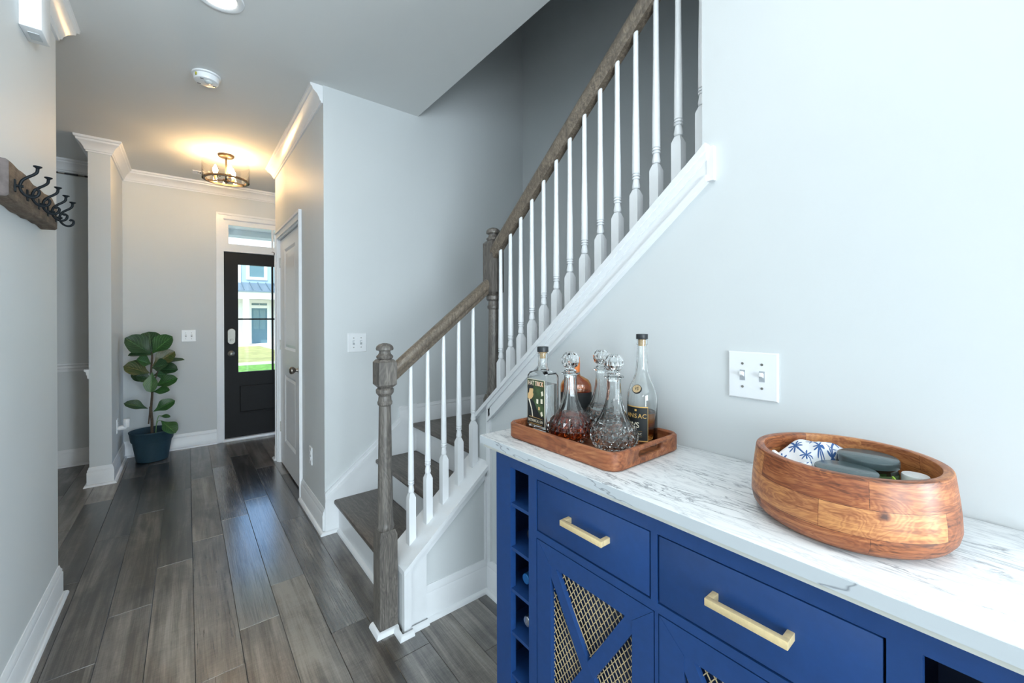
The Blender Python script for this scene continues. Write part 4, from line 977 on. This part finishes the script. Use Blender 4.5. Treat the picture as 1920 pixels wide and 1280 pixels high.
jar('small_jar', .985, .1165, .0185, 1.038, .018, 'small jar with a plain white lid at the near end of the bowl', .085, M['white_plastic'], M['white_lid'])
lm = thing('lime_card', (.925, .130, ZT+.02), 'lime green and white card standing between the jars in the bowl', 'card')
MB().box(.905, .955, .1315, .1335, ZT+.020, 1.036).xform(Matrix.Translation((.93, .1325, 0)) @ Matrix.Rotation(.35, 4, 'Z') @ Matrix.Translation((-.93, -.1325, 0))).build('card', M['lime'], lm, smooth=False)
# folded palm-print cloth
cl = MB(); NU, NV = 40, 26; vs_ = []; uvs = []
def cloth_pt(u, v):
    # u runs round the bowl's far side from the wall to the hall, v from the bowl's wall inwards
    ang_ = math.radians(8+u*158); rr = .1215-.085*v
    x = bx+rr*math.cos(ang_); y = by+rr*math.sin(ang_)
    for jx, jy in ((.985, .180), (.892, .192)):
        dd = math.hypot(x-jx, y-jy)
        if dd < .0475: x, y = jx+(x-jx)/dd*.0475, jy+(y-jy)/dd*.0475
    hump = .026*math.exp(-((u-.22)/.20)**2)+.012*math.exp(-((u-.80)/.16)**2)-.016*math.exp(-((u-.56)/.10)**2)
    edge = min(1, v/.18)*min(1, (1-v)/.30); edge = edge*(2-edge)
    lip = .020*math.exp(-((u-.69)/.045)**2)*math.exp(-(v/.25)**2)
    z = ZT+.080+hump*edge+.014*edge+lip+.003*math.sin(19*u+5*v)*edge+.002*math.sin(31*u-9*v)
    if v > .72: z -= (v-.72)*.16
    return (x, y, z)
for j in range(NV+1):
    for i in range(NU+1): vs_.append(cloth_pt(i/NU, j/NV))
fs = []; fu = []
for j in range(NV):
    for i in range(NU):
        fs.append((j*(NU+1)+i, j*(NU+1)+i+1, (j+1)*(NU+1)+i+1, (j+1)*(NU+1)+i))
        fu.append([(i/NU, j/NV), ((i+1)/NU, j/NV), ((i+1)/NU, (j+1)/NV), (i/NU, (j+1)/NV)])
cl.add(vs_, fs, fu)
co = cl.build('palm_cloth', M['cloth'], None, angle=70, fix=False)
sd = co.modifiers.new('thickness', 'SOLIDIFY'); sd.thickness = .0015; sd.offset = -1
tag(co, 'white cloth printed with blue palm trees crumpled in the wooden bowl', 'cloth')

# ================================================================ SMALL WALL THINGS
def switch_plate(org, xd, label, w=.118, h=.121):
    """org: centre on the wall; xd: reader's right direction"""
    xd = Vector(xd); n_ = xd.cross(Vector((0, 0, 1)))   # out of the wall
    o = thing('light_switch', org, label, 'switch', 'double light switches')
    m_ = Matrix((xd, Vector((0, 0, 1)), n_)).transposed().to_4x4(); m_.translation = org
    def pl(w_, h_, z): return [(-w_/2, -h_/2, z), (w_/2, -h_/2, z), (w_/2, h_/2, z), (-w_/2, h_/2, z)]
    MB().loft([pl(w, h, 0), pl(w, h, .003), pl(w-.006, h-.006, .0062)]).xform(m_).build('cover_plate', M['white_plastic'], o, angle=20)
    for k, s_ in ((-.023, 1), (.023, 1)):
        MB().box(k-.0065, k+.0065, -.0135, .0135, .0055, .0068).xform(m_).build('bezel', plain('pale_grey_plastic', (.42, .45, .48), .4), o, smooth=False)
        tb = MB().box(k-.0045, k+.0045, -.004, .0065, .005, .017, bev=.001); tb.xform(Matrix.Translation((0, 0, .006)) @ Matrix.Rotation(-.45*s_, 4, 'X') @ Matrix.Translation((0, 0, -.006))).xform(m_).build('toggle', M['white_plastic'], o)
        for zz in (.030, -.030):
            MB().loft([[(k+.0033*math.cos(2*PI*i/10), zz+.0033*math.sin(2*PI*i/10), z) for i in range(10)] for z in (.006, .0072)]).box(k-.0026, k+.0026, zz-.0004, zz+.0004, .0068, .0074).xform(m_).build('screw', M['silver'], o)
    return o
switch_plate((XR, .434, 1.162), (0, -1, 0), 'white double light switch above the marble counter on the bright right wall')
switch_plate((.8525, YS, 1.161), (1, 0, 0), 'white double light switch on the wall behind the lower stair railing')
switch_plate((.012, YF, 1.146), (1, 0, 0), 'white double light switch between the potted fig and the front door')
def outlet(org, xd, label):
    xd = Vector(xd); n_ = xd.cross(Vector((0, 0, 1)))
    o = thing('wall_outlet', org, label, 'outlet')
    m_ = Matrix((xd, Vector((0, 0, 1)), n_)).transposed().to_4x4(); m_.translation = org
    def pl(w_, h_, z): return [(-w_/2, -h_/2, z), (w_/2, -h_/2, z), (w_/2, h_/2, z), (-w_/2, h_/2, z)]
    MB().loft([pl(.072, .118, 0), pl(.072, .118, .003), pl(.066, .112, .006)]).xform(m_).build('cover_plate', M['white_plastic'], o, angle=20)
    for zz in (.020, -.020):
        s_ = MB().loft([[(.0165*math.cos(2*PI*i/20), zz+min(.0135, max(-.0135, .0165*math.sin(2*PI*i/20))), z) for i in range(20)] for z in (.005, .0085)]).xform(m_).build('socket', M['white_plastic'], o, angle=40)
        MB().box(-.007, -.005, zz-.002, zz+.006, .008, .0092).box(.005, .007, zz-.002, zz+.006, .008, .0092).box(-.0018, .0018, zz-.009, zz-.005, .008, .0092).xform(m_).build('slot', M['grey_slot'], s_, smooth=False)
    return o
outlet((XH, 3.015, .388), (0, -1, 0), 'white power outlet low on the wall beside the closet door')
po = outlet((-.478, 4.89, .392), (0, 1, 0), 'white power outlet low on the partition beside the blue plant pot')
pi_ = thing('plug_in_freshener', (-.44, 4.89, .36), 'white plug-in air freshener in the outlet beside the blue plant pot', 'air freshener')
MB().tube([(-.4692, 4.89, .372), (-.445, 4.89, .374), (-.418, 4.89, .370)], [.020, .021, .017], 16).build('plug_body', M['white_plastic'], pi_, angle=50)
MB().lathe([(.019, .372), (.0225, .378), (.0225, .442), (.020, .446), (0, .446)], (-.418, 4.89), 20).build('scent_bottle', M['white_plastic'], pi_, angle=50)
# door chime box high on the left wall
ch = thing('door_chime', (XL+.028, 2.355, 2.5), 'white box of a door chime high on the left wall under the crown', 'chime')
MB().box(XL, XL+.058, 2.293, 2.418, 2.396, 2.595, bev=.003).build('chime_cover', M['white_plastic'], ch)
MB().box(XL+.014, XL+.044, 2.33, 2.385, 2.3935, 2.397).build('speaker_grille', plain('pale_grille', (.55, .58, .60), .6), ch, smooth=False)

# coat rack
cr = thing('coat_rack', (XL+.022, 2.27, 1.69), 'rustic wooden coat rack with five black iron hooks on the left wall', 'coat rack')
bd = MB(); rings = []
NY = 24
for i in range(NY+1):
    t_ = i/NY; y = 1.975+.605*t_; w1_ = .004*math.sin(9*t_)+.003*math.sin(23*t_+1); w2_ = .004*math.sin(7*t_+2)+.002*math.sin(31*t_)
    if t_ > .86: w1_ -= (t_-.86)*.12
    rings.append([(XL+.001, y, 1.692+w2_), (XL+.040, y, 1.694+w2_), (XL+.046, y, 1.700+w2_), (XL+.046+.002*math.sin(40*t_), y, 1.75), (XL+.046, y, 1.806+w1_), (XL+.040, y, 1.812+w1_), (XL+.001, y, 1.814+w1_)])
bd.loft(rings).build('board', M['rustic'], cr, angle=45)
MB().loft([[(p[0]+(.0 if k else .0), 1.9738 if not k else 1.9752, p[2]) for p in rings[0]] for k in (0, 1)]).build('board_end', M['rustic_end'], cr)
hy = (2.028, 2.162, 2.298, 2.430, 2.552); xb = XL+.046
hk = None
def catmull(P, n=6):
    P = [Vector(p) for p in P]; Q = [P[0]*2-P[1]]+P+[P[-1]*2-P[-2]]; out = []
    for i in range(1, len(Q)-2):
        for k in range(n):
            t_ = k/n; a, b2, c, d = Q[i-1], Q[i], Q[i+1], Q[i+2]
            out.append(.5*((2*b2)+(-a+c)*t_+(2*a-5*b2+4*c-d)*t_*t_+(-a+3*b2-3*c+d)*t_**3))
    out.append(P[-1]); return out
sh = catmull([(.050, 0, .064), (.048, 0, .052), (.040, 0, .042), (.028, 0, .032), (.017, 0, .020), (.012, 0, .004), (.014, 0, -.014), (.024, 0, -.028), (.038, 0, -.032), (.050, 0, -.024), (.053, 0, -.010), (.046, 0, -.004), (.042, 0, -.010)])
hook_base = (xb, hy[0], 1.745)
hko = MB().tube([(xb+p.x, hy[0]+p.y, 1.745+p.z) for p in sh], .0042, 10).tube([(xb-.001, hy[0], 1.745), (xb+.02, hy[0], 1.745)], .0048, 10)
hko.lathe([(.003, 1.745+.060), (.005, 1.745+.066), (.0105, 1.745+.070), (.0105, 1.745+.0725), (0, 1.745+.0725)], (xb+.050, hy[0]), 16)
hook0 = hko.build('hook', M['black_iron'], cr, angle=60)
pl0 = MB().box(xb-.001, xb+.004, hy[0]-.008, hy[0]+.008, 1.745-.020, 1.745+.020, bev=.002).build('hook_plate', M['black_iron'], hook0)
for p in hy[1:]:
    h2 = hook0.copy(); col.objects.link(h2); h2.location = (0, p-hy[0], 0)
    c2 = pl0.copy(); col.objects.link(c2); c2.parent = h2

# curtain track under the crown in the side room
ctk = thing('curtain_track', (-1.2, YF-.01, 2.62), 'thin dark broken track along the crown of the dim room beyond the hall', 'curtain track')
MB().box(-2.4, -.62, YF-.012, YF-.0005, 2.612, 2.622).build('track', plain('brown_track', (.16, .14, .11), .6), ctk, smooth=False)
for k in range(14):
    MB().box(-2.35+k*.125, -2.35+k*.125+.085, YF-.016, YF-.011, 2.610, 2.624).build('glider', M['cap_black'], ctk, smooth=False)

# ================================================================ CEILING THINGS
sm = thing('smoke_detector', (.093, 2.975, ZC), 'round white smoke detector on the hall ceiling', 'smoke detector')
MB().lathe([(.058, ZC-.001), (.070, ZC-.002), (.070, ZC-.010), (.062, ZC-.012), (.0, ZC-.012)][::-1], (.093, 2.975), 40).build('mount', M['white_plastic'], sm, angle=40)
MB().lathe([(0, ZC-.046), (.045, ZC-.046), (.058, ZC-.042), (.062, ZC-.030), (.062, ZC-.014), (.058, ZC-.012)], (.093, 2.975), 40).build('detector_body', M['white_plastic'], sm, angle=40)
MB().lathe([(0, ZC-.058), (.012, ZC-.056), (.019, ZC-.050), (.021, ZC-.0455)], (.103, 2.955), 20).build('button', plain('soft_grey_plastic', (.60, .64, .64), .25), sm, angle=60)
for a in (.5, 2.4, 4.2):
    MB().box(.093+.045*math.cos(a)-.008, .093+.045*math.cos(a)+.008, 2.975+.045*math.sin(a)-.003, 2.975+.045*math.sin(a)+.003, ZC-.0468, ZC-.045).build('vent_slot', M['grey_slot'], sm, smooth=False)
MB().box(.040, .048, 2.925, 2.940, ZC-.034, ZC-.022).build('sticker', plain('olive_sticker', (.42, .40, .03), .5), sm, smooth=False)

dl = thing('recessed_light', (.118, 2.222, ZC), 'lit recessed downlight in the ceiling at the top edge of the picture', 'ceiling light')
MB().lathe([(.062, ZC-.002), (.066, ZC-.006), (.090, ZC-.005), (.093, ZC-.001)], (.118, 2.222), 40).build('trim_ring', M['white_plastic'], dl, angle=50)
MB().lathe([(0, ZC-.0032), (.063, ZC-.0032), (.063, ZC-.001)], (.118, 2.222), 40).build('lens', M['downlight'], dl)

vt = thing('ceiling_vent', (.17, 4.985, ZC), 'small white louvred air vent in the foyer ceiling behind the drum lamp', 'vent')
MB().box(.045, .30, 4.935, 4.955, ZC-.006, ZC-.0005).box(.045, .30, 5.015, 5.035, ZC-.006, ZC-.0005).box(.045, .085, 4.955, 5.015, ZC-.006, ZC-.0005).box(.265, .30, 4.955, 5.015, ZC-.006, ZC-.0005).build('vent_frame', M['white_plastic'], vt, smooth=False)
MB().box(.085, .265, 4.955, 5.015, ZC-.002, ZC-.0008).build('vent_backing', M['grey_slot'], vt, smooth=False)
for k in range(9):
    MB().prism([(.090+k*.0195, 4.955, ZC-.0062), (.098+k*.0195, 4.955, ZC-.0016), (.0995+k*.0195, 4.955, ZC-.0024), (.0915+k*.0195, 4.955, ZC-.0068)], (0, .06, 0)).build('slat', M['white_plastic'], vt, smooth=False)

lx0, ly0 = .270, 4.322
fl = thing('drum_ceiling_lamp', (lx0, ly0, ZC), 'semi-flush lamp with clear glass drum and bronze ring in the foyer', 'ceiling light')
MB().lathe([(0, ZC-.024), (.050, ZC-.022), (.060, ZC-.012), (.062, ZC-.0005)], (lx0, ly0), 32).build('canopy', M['dark_metal'], fl, angle=50)
MB().tube([(lx0, ly0, ZC-.02), (lx0, ly0, ZC-.218)], .0075, 12).build('stem', M['dark_metal'], fl)
zr = ZC-.218
rg = []
for r_, z_ in ((.148, zr-.008), (.163, zr-.008), (.163, zr+.008), (.148, zr+.008)):
    rg.append([(lx0+r_*math.cos(2*PI*i/48), ly0+r_*math.sin(2*PI*i/48), z_) for i in range(48)])
mb = MB().loft(rg+[rg[0]], cap=False)
for k in range(3):
    a = 2*PI*k/3+.45; mb.box(0, .150, -.007, .007, zr-.005, zr+.004)
    mb.xform(Matrix.Translation((lx0, ly0, 0)) @ Matrix.Rotation(a, 4, 'Z'), len(mb.v)-8)
mb.lathe([(.0, zr-.032), (.006, zr-.030), (.008, zr-.020), (.020, zr-.014), (.022, zr+.008), (.012, zr+.012)], (lx0, ly0), 20)
mb.build('ring', M['dark_metal'], fl, angle=50)
MB().loft([[(lx0+.171*math.cos(2*PI*i/64), ly0+.171*math.sin(2*PI*i/64), z) for i in range(64)] for z in (zr-.006, zr+.145)], cap=False).build('glass_drum', M['shade'], fl, angle=60, fix=False)
for k in range(3):
    a = 2*PI*k/3+.45+.35; px, py = lx0+.078*math.cos(a), ly0+.078*math.sin(a)
    s_ = MB().lathe([(.011, zr+.004), (.011, zr+.042)], (px, py), 14).build('socket', plain('brass_socket', (.45, .25, .10), .5), fl)
    MB().lathe([(.008, zr+.042), (.013, zr+.055), (.0185, zr+.075), (.017, zr+.092), (.009, zr+.112), (.002, zr+.128)], (px, py), 16).build('bulb', M['bulb'], s_, angle=60)

# ================================================================ POTTED FIG
px_, py_ = -.260, 5.10
pf = thing('potted_fig', (px_, py_, 0), 'fiddle-leaf fig in a dark blue plastic pot beside the front door', 'plant')
MB().lathe([(.0, .004), (.108, .001), (.115, .006), (.142, .185), (.150, .187), (.153, .195), (.163, .268), (.167, .272), (.167, .280), (.161, .281), (.157, .270), (.148, .205), (.0, .200)], (px_, py_), 48).build('pot', M['pot'], pf, angle=40)
MB().lathe([(.147, .200), (.150, .222), (.08, .232), (0, .236)], (px_, py_), 32).build('soil', M['soil'], pf)
MB().tube(catmull([(-.262, 5.10, .215), (-.262, 5.10, .36), (-.268, 5.10, .47), (-.258, 5.09, .64), (-.266, 5.09, .80), (-.258, 5.09, .96), (-.262, 5.09, 1.01)], 4), [.011]*8+[.0095]*8+[.008]*9, 10).build('stem', M['stem'], pf)
MB().tube(catmull([(-.236, 5.08, .215), (-.228, 5.07, .34), (-.214, 5.06, .405), (-.20, 5.05, .412)], 4), .0035, 8).tube(catmull([(-.228, 5.07, .33), (-.215, 5.06, .365), (-.196, 5.05, .365)], 4), .003, 8).build('sucker', M['leaf_light'], pf)
MB().tube(catmull([(-.285, 5.09, .34), (-.276, 5.09, .45), (-.275, 5.09, .50)], 4), .006, 8).tube(catmull([(-.262, 5.09, .66), (-.235, 5.07, .76), (-.215, 5.07, .84)], 4), .005, 8).build('branch', M['stem'], pf)
def leaf(b, t, w, nrm, mat, bend=.12, fold=.18):
    b, t = Vector(b), Vector(t); ax = (t-b); L = ax.length; ax.normalize(); nr = Vector(nrm).normalized(); nr = (nr-ax*nr.dot(ax)).normalized(); sd_ = nr.cross(ax)
    n_, m_ = 14, 4; vs_ = []; uv_ = []; 
    for i in range(n_+1):
        s_ = i/n_
        # obovate outline: narrow foot, waist, broad rounded end
        wd = w*.62*(max(0, math.sin(PI*min(1, s_**1.25)))**.62)*(.42+.75*s_ - .10*math.sin(3*PI*s_))
        wav = .05*w*math.sin(9*s_+L*50)
        for j in range(-m_, m_+1):
            q = j/m_
            p = b+ax*(L*s_)+sd_*(wd*q)+nr*(abs(q)*wd*fold*2 - bend*L*(s_**2) + wav*abs(q)*.6)
            vs_.append(tuple(p)); uv_.append((s_, q))
    fs = []; fu = []; W = 2*m_+1
    for i in range(n_):
        for j in range(2*m_):
            f = (i*W+j, i*W+j+1, (i+1)*W+j+1, (i+1)*W+j); fs.append(f); fu.append([uv_[k] for k in f])
    o = MB().add(vs_, fs, fu).build('leaf', M[mat], pf, angle=80, fix=False)
    return o
leaf((-.262, 5.03, .900), (-.350, 4.97, .960), .110, (.2, -.75, .6), 'leaf')
leaf((-.258, 5.04, .860), (-.150, 4.97, .905), .120, (-.1, -.8, .6), 'leaf_dark')
leaf((-.262, 5.08, .760), (-.365, 5.05, .800), .100, (.1, -.8, .5), 'leaf_dark')
leaf((-.250, 5.10, .790), (-.150, 5.14, .790), .110, (-.1, -.9, .4), 'leaf')
leaf((-.262, 5.06, .990), (-.425, 5.00, 1.155), .175, (.3, -.8, .45), 'leaf_dark')
leaf((-.260, 5.10, 1.005), (-.285, 5.15, 1.200), .165, (0, -.9, .35), 'leaf_dark', .02)
leaf((-.258, 5.05, .996), (-.122, 5.00, 1.160), .150, (-.3, -.85, .4), 'leaf')
leaf((-.245, 5.04, .985), (-.410, 4.98, 1.010), .075, (0, -.55, .8), 'leaf_dark')
leaf((-.256, 5.06, .880), (-.100, 5.04, 1.015), .130, (-.3, -.9, .2), 'leaf_brown')
leaf((-.215, 5.06, .880), (-.028, 5.02, .945), .110, (.1, -.25, .95), 'leaf_dark')
leaf((-.270, 5.06, .815), (-.440, 5.02, .905), .150, (.1, -.75, .6), 'leaf_brown')
leaf((-.225, 5.06, .845), (-.075, 5.02, .845), .115, (0, -.75, .6), 'leaf_dark')
leaf((-.240, 5.07, .690), (-.082, 5.03, .760), .115, (0, -.8, .55), 'leaf')
leaf((-.256, 5.05, .830), (-.268, 5.03, .640), .095, (-.2, -.95, .1), 'leaf_light', .03)
leaf((-.275, 5.10, .720), (-.400, 5.13, .830), .090, (0, -.9, .4), 'leaf_dark')
leaf((-.255, 5.07, .636), (-.135, 5.02, .655), .075, (0, -.75, .6), 'leaf')
leaf((-.285, 5.07, .485), (-.440, 5.04, .570), .085, (.1, -.75, .65), 'leaf_dark')
leaf((-.252, 5.08, .450), (-.102, 5.05, .545), .100, (0, -.85, .5), 'leaf')
leaf((-.205, 5.05, .410), (-.128, 5.02, .400), .038, (0, -.7, .7), 'leaf')
leaf((-.196, 5.05, .365), (-.088, 4.97, .250), .110, (.2, -.75, .55), 'leaf', .05)

# ================================================================ OUTSIDE
gz = -.15
S(MB().box(-30, 40, 5.6, 45, gz-.2, gz-.03), 'ground', M['concrete'], smooth=False)
tag(MB().box(-30, 40, 16.4, 27.0, gz-.03, gz).build('lawn', M['lawn'], None, smooth=False), kind='structure')
tag(MB().box(-30, 40, 11.0, 15.5, gz-.03, gz).build('grass_verge', M['grass'], None, smooth=False), kind='structure')
S(MB().box(-30, 40, 15.5, 16.4, gz-.03, gz+.01), 'sidewalk', M['concrete'], smooth=False)
S(MB().prism([(3.05, 27.0, gz+.005), (5.0, 27.0, gz+.005), (5.0, 16.4, gz+.005), (3.6, 16.4, gz+.005)], (0, 0, .012)), 'path', M['concrete'], smooth=False)
# own porch
S(MB().box(-1.6, 3.2, YF+.13, 7.35, -.12, -.02), 'porch_floor', M['concrete'], smooth=False)
S(MB().box(-1.6, 3.2, YF+.13, 7.35, 2.62, 2.70), 'porch_ceiling', M['porch'], smooth=False)
S(MB().box(-1.6, 3.2, 7.12, 7.35, 2.535, 2.62), 'porch_beam', M['ext_white'], smooth=False)
# neighbour's house
HY = 28.0
nh = thing('neighbour_house', (3.3, HY, gz), 'pale blue two-storey house with white porch across the lawn', 'house')
MB().box(-6, 14, HY, HY+8, gz, 2.75).build('lower_wall', M['siding_white'], nh, smooth=False)
MB().box(-6, 14, HY+.3, HY+8, 2.75, 7.5).build('upper_wall', M['siding'], nh, smooth=False)
MB().prism([(-6.5, HY-.2, 7.4), (-6.5, HY+4.2, 10.2), (-6.5, HY+8.6, 7.4)], (21, 0, 0)).build('roof', M['metal_roof'], nh, smooth=False)
pr_ = MB().prism([(1.6, HY-1.5, 2.92), (1.6, HY+.3, 3.48), (1.6, HY+.3, 3.40), (1.6, HY-1.5, 2.84)], (5.4, 0, 0)).build('porch_roof', M['metal_roof'], nh, smooth=False)
for k in range(14):
    x = 1.62+k*.41; MB().prism([(x, HY-1.5, 2.92), (x, HY+.3, 3.48), (x, HY+.3, 3.53), (x, HY-1.5, 2.97)], (.03, 0, 0)).build('seam', plain('seam_metal', (.10, .16, .22), .4) if k == 0 else bpy.data.materials['seam_metal'], pr_, smooth=False)
MB().box(1.7, 6.9, HY-1.45, HY-1.2, 2.45, 2.86).build('porch_beam', M['ext_white'], nh, smooth=False)
MB().box(1.7, 6.9, HY-1.2, HY, 2.70, 2.75).build('porch_soffit', M['ext_white'], nh, smooth=False)
for x in (2.40, 5.6): MB().box(x, x+.27, HY-1.45, HY-1.18, gz, 2.45).build('porch_post', M['ext_white'], nh, smooth=False)
MB().box(1.6, 7.0, HY-1.6, HY, gz, gz+.08).build('porch_slab', M['concrete'], nh, smooth=False)
fd = MB().box(2.80, 2.93, HY-.06, HY+.02, gz+.08, 2.46).box(3.71, 3.84, HY-.06, HY+.02, gz+.08, 2.46).box(2.93, 3.71, HY-.06, HY+.02, 2.28, 2.46).box(2.93, 3.71, HY-.06, HY+.02, 1.98, 2.14).build('door_frame', M['ext_white'], nh, smooth=False)
dd = MB().box(2.93, 3.71, HY-.03, HY+.02, gz+.08, 1.98).build('front_door', M['ext_door'], nh, smooth=False)
MB().box(3.02, 3.30, HY-.04, HY, .75, 1.88).box(3.34, 3.62, HY-.04, HY, .75, 1.88).build('door_glass', M['ext_glass'], dd, smooth=False)
MB().box(2.93, 3.30, HY-.03, HY+.02, 2.15, 2.27).box(3.34, 3.71, HY-.03, HY+.02, 2.15, 2.27).build('transom', M['ext_glass'], nh, smooth=False)
def ext_window(x0, x1, z0, z1, y):
    w_ = MB().box(x0-.17, x1+.17, y-.06, y+.02, z0-.16, z0).box(x0-.17, x1+.17, y-.06, y+.02, z1, z1+.16).box(x0-.17, x0, y-.06, y+.02, z0, z1).box(x1, x1+.17, y-.06, y+.02, z0, z1).build('window', M['ext_white'], nh, smooth=False)
    MB().box(x0, x1, y-.02, y+.02, z0, z1).build('pane', M['ext_glass'], w_, smooth=False)
    MB().box(x0, x1, y-.035, y-.02, (z0+z1)/2-.03, (z0+z1)/2+.03).build('sash_bar', M['ext_white'], w_, smooth=False)
ext_window(2.87, 3.60, 3.82, 5.2, HY+.3); ext_window(5.6, 6.4, 3.82, 5.2, HY+.3); ext_window(5.0, 5.9, .7, 2.1, HY)
MB().box(-6.02, 14.02, HY+.24, HY+.302, 5.55, 7.45).build('frieze_board', M['ext_white'], nh, smooth=False)
MB().box(2.30, 2.44, HY+.22, HY+.31, 3.45, 5.55).build('corner_board', M['ext_white'], nh, smooth=False)
